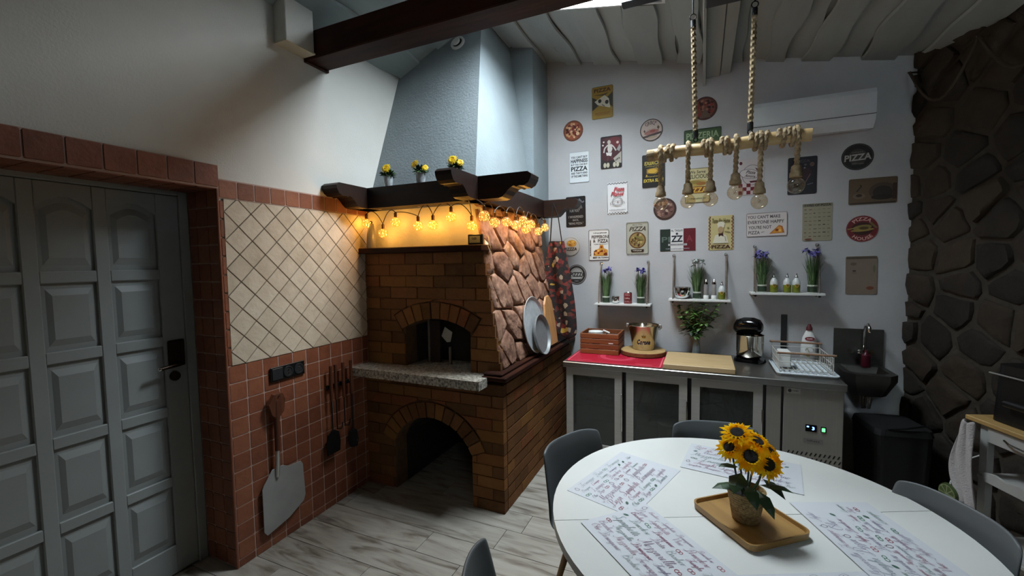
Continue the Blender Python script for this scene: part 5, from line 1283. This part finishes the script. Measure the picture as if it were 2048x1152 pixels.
for k in range(16):
    a = R.uniform(2.4, 3.8); leaf(lf, (-.06+R.uniform(-.05, .03), -.04, .22+R.uniform(-.03, .05)), (cos(a), sin(a)*.4, R.uniform(-.5, .3)), .05, .009, 1)
l_ = lf.build('leaves', [mat('leaf_mid', [(.3, '#3c5c26'), (.7, '#5c7e38')], .5, scale=(30, 30, 30)), mat('leaf_dark', '#24361c', .5)], t); l_['kind'] = 'stuff'
t = thing('cutting_board', 'thick pale wooden cutting board on the counter edge', 'cutting board', (2.38, -.485, .8808))
MB().box((-.25, -.245, 0), (.25, .245, .04), 0, .004).build('slab', mat('pale_board_wood', [(.3, '#b0946a'), (.7, '#c0a57a')], .55, scale=(4, 26, 26)), t)
# stand mixer
t = thing('stand_mixer', 'black and chrome stand mixer with a steel bowl', 'mixer', (2.765, -.215, .8808), radians(-20))
MB().prism(rrect(.225, .19, .07, 5), FLAT(0), 0, .028, 0, .004).build('base', BLACKG, t)
MB().lathe([(.07, .028), (.098, .06), (.1, .11), (.1, .215), (.104, .22), (.1, .222), (.096, .21), (.09, .08)], (0, -.005, 0), 30, 0, True, True).build('mixing_bowl', mat('polished_bowl', '#b9b4ab', .12, metal=1), t, smooth=True)
MB().box((-.115, .03, .02), (-.06, .09, .27), 0, .012).build('column', BLACKG, t)
hd = MB(); rs = []
for x, w, z0, z1 in ((-.125, .03, .245, .30), (-.105, .055, .225, .335), (-.05, .066, .222, .358), (.02, .066, .222, .36), (.065, .06, .228, .345), (.085, .035, .25, .315)):
    rs.append([(x, .01+w*cos(a), (z0+z1)/2+(z1-z0)/2*sin(a)) for a in [2*pi*q/18 for q in range(18)]])
hd.rings(rs).build('motor_head', BLACKG, t, smooth=True)
MB().prism(rrect(.16, .1, .045, 5, -.02, .01), FLAT(.262), 0, .02).build('chrome_band', CHROME, t, smooth=True)
MB().cyl((0, 0, .225), (0, 0, .19), .03, n=16).build('drive_hub', BLACK, t, smooth=True)
# dish rack on a draining tray
t = thing('dish_rack', 'white wire dish rack with wooden rails on a draining tray', 'dish rack', (3.09, -.36, .8808))
TRW = mat('white_tray', '#c9d0d4', .4)
mb = MB().prism(rrect(.37, .46, .03, 4, 0, -.03), FLAT(0), 0, .01); mb.build('tray', TRW, t)
rimm = MB(); o = rrect(.37, .46, .03, 4, 0, -.03); rimm.tube([(u, v, .014) for u, v in o]+[(o[0][0], o[0][1], .014)], .006, 6).build('tray_rim', TRW, t, smooth=True)
bm_ = MB()
for i in range(9):
    for j in range(10): bm_.ball((-.145+i*.036, -.23+j*.045, .012), .014, 7, 4, 0, 1, 1, .6)
b_ = bm_.build('tray_bumps', TRW, t); b_['kind'] = 'stuff'
RAIL = mat('rail_wood', '#8c6c54', .5)
WW = mat('white_wire', '#c3c0b8', .4)
for y, z in ((-.2, .15), (.2, .165)):
    MB().cyl((-.18, y, z), (.175, y, z), .008, n=10).build('wooden_rail', RAIL, t, smooth=True)
def wire(*p): MB().tube(p, .0028, 5).build('wire', WW, t)
for z in (.03, .085, .13):
    wire((-.165, -.2, z), (.16, -.2, z), (.16, .2, z), (-.165, .2, z), (-.165, -.2, z))
for y in (-.2, .2):
    for x in (-.165, .16): wire((x, y, .012), (x, y, .16))
for k in range(9): wire((-.14+k*.035, -.2, .03), (-.14+k*.035, .2, .03))
for k in range(7): wire((.16, -.17+k*.055, .03), (.16, -.17+k*.055, .13)); wire((-.165, -.17+k*.055, .03), (-.165, -.17+k*.055, .13))
MB().box((-.16, -.15, .035), (-.085, -.02, .15), 0, .006).build('cutlery_cup', WHITEP, t)
t = thing('knife_strip', 'narrow black upright strip on the wall behind the dish rack', 'strip', (3.03, -.014, .95))
MB().box((-.022, -.002, 0), (.022, .012, .30), 0, .003).build('bar', mat('dark_strip', '#1c1d20', .5), t)
MB().box((-.018, -.006, .02), (.018, -.002, .28), 0, .002).build('magnet_face', BLACK, t)
t = thing('cleaner_bottle', 'white cleaner bottle with a dark red cap by the wall', 'bottle', (3.195, -.075, .8808))
MB().lathe([(.055, 0), (.058, .01), (.056, .13), (.045, .2), (.026, .245), (.02, .255)], (0, 0, 0), 20, 0, True, True, 1, .6).build('body', WHITEP, t, smooth=True)
MB().lathe([(.022, .255), (.022, .275), (.014, .29), (.01, .305)], (0, 0, 0), 14).build('cap', mat('dark_red_cap', '#4c1018', .4), t, smooth=True)
A = Art(lambda u, v, k: (u, -.6*sqrt(max(0, .05**2-u*u))-.003-.0003*k, v)); A.ell(0, .19, .034, .016, '#8a3a40').scrib(0, .19, .035, .012, '#d8d0cc').ell(0, .1, .03, .02, '#a8a090').ell(-.01, .06, .016, .014, '#b09a50'); A.build(t)

# ------------------------------------------------------------------ wall sink
t = thing('wall_sink', 'stainless hand sink with a backsplash and tap by the stone wall', 'sink', (3.53, -.003, .86))
SSK = mat('sink_steel', [(.3, '#55534f'), (.7, '#62605b')], .35, metal=.9)
MB().box((-.158, -.014, .0), (.16, 0, .295), 0, .003).build('backsplash', SSK, t)
bs = MB(); out = [(-.16, 0), (-.16, -.3), (-.1, -.36), (.1, -.36), (.16, -.3), (.16, 0)]; inn = [(-.12, -.06), (-.12, -.27), (-.08, -.31), (.08, -.31), (.12, -.27), (.12, -.06)]
low = [(u*.6, -.18+(v+.18)*.6) for u, v in inn]; lo2 = [(u*.72, -.18+(v+.18)*.72) for u, v in out]
bs.rings([[(u*.95, v*.97, -.16) for u, v in lo2], [(u, v, -.04) for u, v in out], [(u, v, .01) for u, v in out], [(u, v, .012) for u, v in inn], [(u, v, -.13) for u, v in low]], 0, True, True, True)
bs.build('basin', SSK, t, smooth=True, ang=30)
MB().tube([(.03, -.02, .1), (.03, -.045, .11), (.03, -.05, .28), (.03, -.07, .33), (.03, -.12, .345), (.03, -.15, .32), (.03, -.155, .29)], .012, 10).build('tap_spout', CHROME, t, smooth=True)
for s_ in (-.055, .075): MB().tube([(s_, -.02, .12), (s_, -.06, .12)], .016, 10).build('tap_valve', CHROME, t, smooth=True)
MB().lathe([(.02, 0), (.012, .01), (.022, .02), (.01, .03)], (.0, -.065, .112), 10).build('tap_knob', CHROME, t, smooth=True)
MB().tube([(0, -.18, -.15), (0, -.18, -.24), (.0, -.2, -.275), (.01, -.22, -.265), (.02, -.22, -.2), (.04, -.1, -.19), (.04, -.01, -.19)], .022, 10).build('siphon', CHROME, t, smooth=True)
t = thing('soap_bottle', 'small dark red soap bottle standing in the sink', 'bottle', (3.56, -.1, .875))
MB().lathe([(.03, 0), (.032, .01), (.032, .09), (.012, .11), (.01, .13)], (0, 0, 0), 14).build('body', mat('dark_red_soap', '#4a1420', .3), t, smooth=True)
MB().tube([(0, 0, .13), (0, 0, .15), (0, -.03, .152)], .005, 6).build('pump', BLACK, t)
t = thing('waste_bin', 'black bin on the floor under the sink', 'bin', (3.62, -.42, 0), radians(10))
MB().prism(rrect(.3, .3, .04, 4), FLAT(0), 0, .52, 0, -.02).build('body', mat('matte_black_bin', '#070707', .7), t)
MB().prism(rrect(.35, .35, .05, 4), FLAT(.522), 0, .04, 0, .01).build('lid', mat('matte_black_bin', '#070707', .7), t)
MB().tube([(-.1, -.16, .565), (0, -.17, .58), (.1, -.16, .6)], .008, 6).build('lid_handle', BLACK, t)
# ------------------------------------------------------------------ round table
TCX, TCY, TR = 2.556, -2.395, .722
t = thing('dining_table', 'round white dining table with a fine seam', 'table', (TCX, TCY, 0))
TW = mat('white_table_top', [(.3, '#d2d3cf'), (.7, '#d9dad6')], .28, scale=(3, 3, 3))
sa = atan2(.423, .906)
for k in (0, 1):
    a0 = sa+k*pi; pts = [(TR*cos(a0+pi*q/40), TR*sin(a0+pi*q/40)) for q in range(41)]
    g = .0006; ox, oy = -sin(sa)*g*(1 if k == 0 else -1), cos(sa)*g*(1 if k == 0 else -1)
    MB().prism([(u+ox, v+oy) for u, v in pts], FLAT(.722), 0, .028, 0, .0015).build('top_leaf', TW, t)
MB().lathe([(.55, .69), (.56, .72)], (0, 0, 0), 40).build('apron_ring', TW, t, smooth=True)
MB().lathe([(.32, .0), (.32, .02), (.12, .05), (.07, .12), (.06, .4), (.08, .62), (.2, .69)], (0, 0, 0), 30).build('pedestal', TW, t, smooth=True)

# placemats printed with script words
MATW = mat('placemat_plastic', '#c9ccd1', .45)
words = ['Mozzarella', 'Pasta', 'Pizza', 'Basilico', 'Olio', 'Pomodoro', 'Oregano', 'Parmigiano', 'Lasagne', 'Funghi', 'Spaghetti', 'Vino', 'Formaggio', 'Tagliatelle', 'Aglio']
def placemat(cx, cy, ang, label, seed, z, w=.48, h=.3):
    t = thing('placemat', label, 'placemat', (cx, cy, z), ang, 'placemats on the round table'); R = random.Random(seed)
    MB().prism(rrect(w, h, .004, 2), FLAT(0), 0, .0012).build('sheet', MATW, t)
    A = Art(lambda u, v, k: (u, v, .0014+k*.000006)); y = h/2-.016; row = 0; ks = 0
    cs = ['#8c7486', '#7d8e8a', '#9a6c7c', '#72897f', '#857c96', '#93728a', '#78848c', '#8c4e68']
    while y > -h/2+.03:
        hh = min(R.choice([.02, .03, .042, .026]), y+h/2-.006); x = -w/2+.008+R.uniform(0, .02)
        while x < w/2-.03:
            wd = R.choice(words); L_ = hh/1.2*(.45*len(wd)+.55)
            if R.random() < .74:
                if x+L_ > w/2-.004: break
                c_ = R.choice(cs); x = A.script(wd, x, y-hh*.8, hh, c_, .045 if hh > .028 else .06)
            else:
                k = R.randint(0, 3); ex, ey = x+.013, y-hh/2; x += .03
                if k == 0: A.ell(ex, ey, .010, .006, '#4c6a5c', 10, .6).line([(ex-.012, ey-.006), (ex+.01, ey+.007)], .001, '#24463a')
                elif k == 1: A.ring(ex-.005, ey, .008, .008, .002, '#8a2438', 12).ring(ex+.007, ey, .007, .007, .002, '#8a2438', 12)
                elif k == 2: A.ring(ex, ey, .009, .011, .0018, '#5c3a4c', 12).line([(ex, ey+.01), (ex+.004, ey+.015)], .0018, '#3c5a4c')
                else: A.ring(ex-.006, ey, .009, .007, .0022, '#2a6a46', 12).ring(ex+.008, ey-.002, .008, .007, .0022, '#2a6a46', 12)
            x += R.uniform(.006, .018)
        y -= hh+.004; row += 1
    A.build(t)
ZT_ = .7505
placemat(2.103, -2.296, radians(72), 'script-print placemat before the left chair, nearest the oven', 1, ZT_)
placemat(2.275, -2.735, radians(-44), 'script-print placemat at the near left of the table with a big green knot print', 2, ZT_+.0022)
placemat(2.575, -1.965, radians(-8), 'script-print placemat behind the sunflowers, by the far chair', 3, ZT_+.0011)
placemat(2.955, -2.40, radians(112), 'script-print placemat right of the wooden tray', 4, ZT_+.0033)
placemat(2.76, -2.80, radians(25), 'script-print placemat at the near edge, mostly out of the picture', 5, ZT_)
# wooden tray and sunflowers
ta = atan2(-2.62+2.404, 2.563-2.382)
t = thing('serving_tray', 'rounded wooden tray under the sunflower pot', 'tray', (2.566, -2.434, .7555), ta)
BAM = mat('bamboo_wood', [(.3, '#8a6636'), (.7, '#a37e46')], .42, scale=(5, 34, 20))
o = rrect(.295, .262, .03, 5)
MB().prism(o, FLAT(0), 0, .009).build('bottom', BAM, t)
rim = MB(); sc_ = lambda k: [(u*k, v*k) for u, v in o]
rim.rings([[(u, v, .006) for u, v in o], [(u*1.01, v*1.01, .022) for u, v in o], [(u*.97, v*.97, .022) for u, v in o], [(u*.95, v*.95, .0095) for u, v in o]], 0, True, False, False).build('rim', BAM, t, smooth=True, ang=30)
t = thing('sunflower_pot', 'artificial sunflowers in a small rope-textured pot on the wooden tray', 'plant', (2.557, -2.44, .765))
JUTE = mat('jute_pot', [(.35, '#8a7048'), (.65, '#b39866')], .85, scale=(90, 90, 90), bump=.8, bscale=220)
MB().lathe([(.043, 0)]+[(.045+.0185*q/36+.0011*sin(q*pi/1.5), .003+.107*q/36) for q in range(37)]+[(.066, .112), (.0625, .113), (.058, .095)], (0, 0, 0), 32, 0, True, False).build('pot', JUTE, t, smooth=True)
MB().lathe([(.06, .092), (.03, .095), (.001, .097)], (0, 0, 0), 24, 0, False, True).build('soil', mat('black_soil', '#0c0b08', .95, bump=.8, bscale=120), t)
def petal_mat(name, a, b_):
    m = bpy.data.materials.new(name); m.use_nodes = True; nt = m.node_tree; nt.nodes.clear(); N = nt.nodes.new; L = nt.links.new
    o = N('ShaderNodeOutputMaterial'); d = N('ShaderNodeBsdfDiffuse'); tr = N('ShaderNodeBsdfTranslucent'); x = N('ShaderNodeMixShader'); x.inputs[0].default_value = .6
    tc = N('ShaderNodeTexCoord'); n = N('ShaderNodeTexNoise'); n.inputs['Scale'].default_value = 45; r = N('ShaderNodeValToRGB')
    r.color_ramp.elements[0].position = .35; r.color_ramp.elements[0].color = hx(a); r.color_ramp.elements[1].position = .65; r.color_ramp.elements[1].color = hx(b_)
    L(tc.outputs['Object'], n.inputs['Vector']); L(n.outputs['Fac'], r.inputs['Fac']); L(r.outputs['Color'], d.inputs['Color']); L(r.outputs['Color'], tr.inputs['Color'])
    L(d.outputs[0], x.inputs[1]); L(tr.outputs[0], x.inputs[2]); L(x.outputs[0], o.inputs['Surface']); return m
SUN = petal_mat('sunflower_petal', '#ffae00', '#ffdc28'); _old = mat('sunflower_petal', [(.3, '#e29a06'), (.6, '#f2b90c'), (.85, '#f7cd22')], .5, scale=(40, 40, 40)); SEED = mat('sunflower_seed', [(.4, '#0a0402'), (.6, '#1c0c06')], .9, scale=(300, 300, 300), bump=.8, bscale=400)
SLEAF = mat('sunflower_leaf', [(.3, '#1c3018'), (.7, '#2f4a26')], .5, scale=(30, 30, 30))
heads = [((.006, -.055, .256), (.05, -1, .75), .064, 1), ((-.032, -.005, .312), (-.1, -.45, 1), .064, 2), ((-.056, -.03, .268), (-.45, -.7, .75), .054, 3), ((.058, -.045, .236), (.4, -1, .45), .06, 4), ((.03, .0, .29), (.4, -.4, 1), .056, 5), ((.07, .0, .258), (.8, -.4, .8), .054, 6)]
for c_, n_, r_, s_ in heads:
    bloom(c_, n_, r_, 17, 'flower', SUN, t, 3, .40, s_, .35, SEED)
    MB().tube([(c_[0]*.15, c_[1]*.15, .09), (c_[0]*.6, c_[1]*.4+.005, c_[2]*.6), (c_[0]-n_[0]*.01, c_[1]+.012, c_[2]-.006)], .0035, 6).build('stem', SLEAF, t, smooth=True)
for p, d, L_, w in (((-.02, -.03, .13), (-.9, -.35, .18), .10, .03), ((-.02, -.045, .19), (-.35, -.8, -.35), .085, .032), ((.04, -.03, .15), (.9, -.3, .3), .1, .024), ((.03, -.04, .135), (.5, -.75, -.35), .1, .026), ((.0, -.05, .15), (.3, -.85, -.35), .085, .026), ((.05, -.02, .17), (.8, -.4, -.3), .085, .026), ((-.03, -.02, .2), (-.8, -.5, .3), .075, .022), ((.0, .03, .16), (.1, .9, .3), .09, .028)):
    m_ = MB(); leaf(m_, p, d, L_, w, 0, (0, 0, 1), .25); m_.build('leaf', SLEAF, t)

# ------------------------------------------------------------------ grey shell chairs
CH = mat('grey_shell', [(.3, '#54585a'), (.7, '#5c6062')], .45, scale=(3, 3, 3)); CHP = mat('grey_cushion', '#4e5254', .6); LEGW = mat('beech_leg', [(.3, '#9a7a50'), (.7, '#b08e60')], .5, scale=(30, 30, 4))
def chair(label, loc, rz):
    t = thing('shell_chair', label, 'chair', loc, rz, 'grey shell chairs round the table')
    pf = [(.235, .425), (.215, .448), (.12, .448), (0, .442), (-.1, .442), (-.165, .458), (-.2, .50), (-.22, .57), (-.236, .66), (-.25, .75), (-.257, .80), (-.259, .822)]
    wd = [.17, .2, .222, .232, .238, .24, .238, .234, .228, .222, .218, .205]
    rs = []
    for i, ((s, z), w) in enumerate(zip(pf, wd)):
        row_ = []; bk = max(0, min(1, (i-3)/4))
        for q in range(13):
            u = -1+q/6; e = abs(u)**2.6
            x = s+bk*e*.07*(1-.25*max(0, i-7)/4); zz = z+(1-bk)*e*.05+(bk*e*.0)
            if i >= 10: zz -= (.004 if i == 10 else .014)*abs(u)**6
            row_.append((x, u*w, zz))
        rs.append(row_)
    ob = MB().rings(rs, 0, False).build('shell', CH, t, smooth=True, ang=180)
    m1 = ob.modifiers.new('thickness', 'SOLIDIFY'); m1.thickness = .014; m1.offset = 0
    m2 = ob.modifiers.new('smooth', 'SUBSURF'); m2.levels = 1; m2.render_levels = 2
    MB().prism(rrect(.36, .36, .08, 5, .02, 0), FLAT(.452), 0, .028, 0, .012).build('cushion', CHP, t, smooth=True)
    for a, b in ((1, 1), (1, -1), (-1, 1), (-1, -1)):
        MB().tube([(a*.11, b*.11, .43), (a*.2, b*.2, .0)], [.018, .011], 10).build('leg', LEGW, t, smooth=True)
    MB().tube([(.14, .14, .3), (-.14, -.14, .3)], .006, 6).build('brace', BLACK, t); MB().tube([(-.14, .14, .3), (.14, -.14, .3)], .006, 6).build('brace', BLACK, t)
    return t
def place(label, top, face): # top = middle of the backrest's upper edge in plan
    a = radians(face); return (top[0]+cos(a)*.25, top[1]+sin(a)*.25, 0), a
for lb, top, face in (('grey shell chair on the oven side of the round table', (1.765, -2.09), -24), ('grey shell chair at the far side of the table, before the fridge doors', (2.465, -1.60), -80), ('grey shell chair between the table and the stone wall', (3.275, -2.15), 205), ('grey shell chair at the lower edge, only its back top showing', (1.795, -3.17), 25)):
    l_, a_ = place(lb, top, face)
    if lb.startswith('grey shell chair on the oven'): ch0 = chair(lb, l_, a_)
    else: copy_tree(ch0, None, l_, a_, lb)

# ------------------------------------------------------------------ rope pendant lamp with six globe bulbs
PN = thing('rope_pendant', 'pendant lamp of six globe bulbs on ropes wound round a wooden pole', 'lamp', (2.5, -1.57, 2.33))
POLE = mat('peeled_pole', [(.3, '#b3925e'), (.7, '#cfb07c')], .45, scale=(4, 40, 40))
PA, PB = Vector((2.105, -1.525, 2.328)), Vector((2.886, -1.617, 2.328))
MB().tube([PA+(PB-PA)*k/8+Vector((0, 0, .004*sin(k*1.3))) for k in range(9)], [.032, .033, .032, .033, .032, .032, .033, .032, .031], 18).build('pole', POLE, PN, world=True, smooth=True)
MB().tube([PA-(PB-PA)*.004, PA+(PB-PA)*.05], .0345, 18).build('pole_binding', ROPE, PN, world=True)
dirp = (PB-PA).normalized(); side = Vector((dirp.y, -dirp.x, 0)); up_ = Vector((0, 0, 1))
def wrap(s0, s1, turns, name='rope_wrap'):
    n = int(turns*52); pts = []
    for k in range(n+1):
        a = 2*pi*turns*k/n; p = PA+(PB-PA)*(s0+(s1-s0)*k/n)
        pts.append(p+(side*cos(a)+up_*sin(a))*.040)
    MB().tube(pts, .0105, 9, 0, 3, 230).build(name, ROPE, PN, world=True, smooth=True)
for s0, s1, tn in ((.085, .125, 1), (.14, .19, 1.6), (.375, .42, 1.5), (.49, .55, 2), (.665, .71, 1.3), (.72, .76, 1.2), (.82, .86, 1.2), (.875, .92, 1.6)): wrap(s0, s1, tn)
for (x, y, z) in ((2.175, -1.53, 2.06), (2.322, -1.55, 2.06), (2.436, -1.558, 2.062), (2.557, -1.572, 2.088), (2.668, -1.588, 2.03), (2.825, -1.61, 2.095)):
    s_ = (x-PA.x)/(PB.x-PA.x); p = PA+(PB-PA)*s_
    top0 = [(p.x, p.y+.042, p.z-.01), (p.x, p.y+.03, p.z+.03), (p.x, p.y-.006, p.z+.043), (p.x, p.y-.036, p.z+.024), (p.x, p.y-.042, p.z-.02)]
    n = 64; z1 = z+.075
    top = []
    for a_, b_ in zip(top0, top0[1:]): top += [tuple(a_[d]+(b_[d]-a_[d])*q/7 for d in range(3)) for q in range(7)]
    top.append(top0[-1])
    top += [(p.x+(x-p.x)*k/n, p.y-.042+(y-p.y+.042)*k/n, p.z-.02+(z1-p.z+.02)*k/n) for k in range(1, n+1)]
    MB().tube(top, .0115, 9, 0, 3, 230).build('drop_rope', ROPE, PN, world=True, smooth=True)
    MB().lathe([(.013, .092), (.022, .083), (.024, .058), (.029, .05), (.030, .03), (.018, .026)], (x, y, z), 14).build('rope_socket', ROPE, PN, world=True, smooth=True)
    MB().lathe([(.013, .026), (.014, .034)], (x, y, z), 12).build('socket_collar', GOLD, PN, world=True)
    r = .040
    g = MB().lathe([(.014, .036)]+[(r*sin(a), r*cos(a)-.012) for a in [.5+(pi-.52)*k/10 for k in range(11)]], (x, y, z), 22, 0, False, True).build('globe', glass('amber_glass', '#fbf1e0', .95, .01, 1.9), PN, world=True, smooth=True)
    f = MB().tube([(x-.006+.006*(k % 2)*2, y, z+.026-.011*k) for k in range(5)], .0012, 5); f.v = [(a-2.5, b+1.57, d-2.33) for a, b, d in f.v]
    link(f.mesh('filament', GOLD), 'filament', g)
for (x0, y0, z0), (x1, y1, z1) in (((2.36, -1.556, 2.36), (2.338, -1.52, 3.07)), ((2.62, -1.587, 2.36), (2.636, -1.545, 3.05))):
    n = 190; P_ = lambda f: (x0+(x1-x0)*f, y0+(y1-y0)*f, z0+(z1-z0)*f)
    MB().tube([P_(.09+.83*k/n) for k in range(n+1)], .0125, 9, 0, 3, 200).build('hanging_rope', ROPE, PN, world=True, smooth=True)
    for a, b in ((.045, .1), (.90, .955)): MB().tube([P_(a), P_(b)], .0145, 10).build('rope_end_cap', BLACK, PN, world=True)
    q = P_(.03); MB().tube([(q[0]+.011*cos(a), q[1], q[2]+.011*sin(a)) for a in [2*pi*k/12 for k in range(13)]], .003, 6).build('eye_ring', IRON, PN, world=True)
    q = P_(.985); MB().tube([(q[0]+.016*cos(a), q[1], q[2]+.016*sin(a)) for a in [2*pi*k/12 for k in range(13)]], .003, 6).build('eye_ring', IRON, PN, world=True)
    zt_ = 3.44; MB().tube([(q[0], q[1], q[2]+.014), (q[0], q[1], zt_)], .004, 6).build('ceiling_hook', IRON, PN, world=True)

# ------------------------------------------------------------------ trolley by the stone wall
CA = atan2(-.949, .315)
TRL = thing('kitchen_trolley', 'white kitchen trolley with a wooden top against the stone wall', 'trolley', (3.73, -1.06, 0), CA)
# local x runs along the front edge, local y away from the room (towards the wall)
TTW = mat('pine_top', [(.3, '#9a7a48'), (.7, '#b3935c')], .5, scale=(4, 30, 30)); TWH = mat('white_trolley_paint', '#a9a8a4', .5)
MB().box((0, 0, .825), (.75, .42, .85), 0, .004).build('top_board', TTW, TRL)
for x in (.06, .68):
    for y in (.025, .375): MB().box((x, y, .05), (x+.045, y+.035, .825), 0, .003).build('post', TWH, TRL)
for z in (.2, .55):
    MB().box((.06, .02, z-.02), (.725, .41, z), 0, .003).build('shelf', TWH, TRL)
sc2 = MB().prism([(.105, .53), (.68, .53), (.68, .575)]+[(.68-.0575*k, .575+.012*(k % 2)) for k in range(1, 10)]+[(.105, .575)], lambda u, v, d: (u, .018-d, v), 0, .012); sc2.build('scalloped_apron', TWH, TRL)
MB().box((.11, .015, .74), (.68, .03, .82), 0, .003).build('drawer_front', TWH, TRL)
for x in (.2, .5): MB().tube([(x, .01, .785), (x+.04, -.005, .78), (x+.12, -.005, .775), (x+.16, .01, .77)], .005, 6).build('drawer_handle', CHROME, TRL)
for x in (.08, .7):
    for y in (.04, .39): MB().lathe([(.024, 0), (.025, .024), (.024, .05)], (x, y, 0), 12).build('caster', BLACK, TRL)
def on_trolley(x, y, z):
    c_, s_ = cos(CA), sin(CA); return (3.73+x*c_-y*s_, -1.06+x*s_+y*c_, z)
t = thing('air_fryer', 'black boxy air fryer with a pale trim line on the trolley', 'appliance', on_trolley(.22, .22, .8505), CA)
MB().prism(rrect(.34, .32, .06, 5), FLAT(0), 0, .3, 0, .012).build('housing', BLACK, t)
MB().box((-.165, -.164, .245), (.17, -.158, .252), 0, .001).build('trim_line', mat('silver_trim', '#b5b5b2', .3, metal=.6), t)
MB().box((-.06, -.2, .1), (.06, -.158, .13), 0, .008).build('drawer_handle', BLACK, t)
t = thing('towel', 'white towel hanging from the corner of the trolley', 'towel', on_trolley(.05, -.012, .37), CA)
rs = []
for z, a, b in ((.46, .0, .04), (.44, -.02, .05), (.3, -.055, .055), (.2, -.075, .07), (.1, -.05, .08), (0, .0, .09)):
    rs.append([(a+(b-a)*q/8, -.03-.014*sin(q*1.6+z*9), z+.01*sin(q)) for q in range(9)])
tw = MB().rings(rs, 0, False).build('cloth', mat('white_terry', '#b3aead', .95, bump=.5, bscale=150), t, smooth=True)
m1 = tw.modifiers.new('thickness', 'SOLIDIFY'); m1.thickness = .012; m2 = tw.modifiers.new('soft', 'SUBSURF'); m2.levels = 1; m2.render_levels = 2
t = thing('lime_dishcloth', 'round green cloth printed like a lime slice hanging under the towel', 'cloth', on_trolley(-.0, -.06, .335), CA)
LIME = lambda u, v, d: (u, -d, .06+v)
MB().prism(circ(.058, 24), LIME, 0, .012, 0, .003).build('disc', ink('#3c4a26'), t)
A = Art(lambda u, v, k: (u, -.0125-k*.0003, .06+v)); A.ell(0, 0, .05, .05, '#8a9270')
for k in range(8):
    a = 2*pi*k/8; A.poly([(.006*cos(a+.39), .006*sin(a+.39)), (.044*cos(a+.07), .044*sin(a+.07)), (.047*cos(a+.39), .047*sin(a+.39)), (.044*cos(a+.72), .044*sin(a+.72))], '#4e5c34')
A.build(t)
MB().tube([(0, -.0, .118), (.02, .02, .2), (.04, .03, .3)], .002, 5).build('hanging_loop', WHITEP, t)
t = thing('power_cable', 'thin pale cable trailing from behind the trolley', 'cable', on_trolley(-.05, .2, .3))
o_ = t.location
MB().tube([on_trolley(-.02, -.05, .41), on_trolley(-.06, .0, .44), on_trolley(-.1, .08, .46), on_trolley(-.16, .16, .52), on_trolley(-.18, .3, .56)], .004, 6).build('cord', WHITEP, t, world=True)
t = thing('bread_basket', 'low white basket on the middle shelf of the trolley', 'basket', on_trolley(.4, .2, .5505), CA)
MB().lathe([(.13, 0), (.16, .09), (.165, .095), (.155, .095), (.125, .008)], (0, 0, 0), 24, 0, True, True, 1.3, .9).build('body', mat('dull_white_wicker', '#8a8781', .8, bump=.8, bscale=90), t, smooth=True)
MB().tube([(-.2, 0, .09), (-.15, 0, .14), (0, 0, .16), (.15, 0, .14), (.2, 0, .09)], .006, 6).build('handle', TTW, t, smooth=True)
# dark rope swag on the stone wall
t = thing('wall_rope', 'dark rope looped along the top of the stone wall', 'rope', wr(.3, 2.7, .1))
pts = []
for k in range(25):
    f = k/24; pts.append(Vector(wr(.05+1.0*f, 3.05-.28*abs(sin(f*pi*2)), .1)))
MB().tube(pts, .010, 7, 0, 3, 200).build('rope', mat('old_rope', '#3c3226', .9), t, world=True, smooth=True)
for u in (.05, .55, 1.05): MB().cyl(wr(u, 3.05, .0), wr(u, 3.05, .115), .006, n=6).build('nail', CHROME, t, world=True)
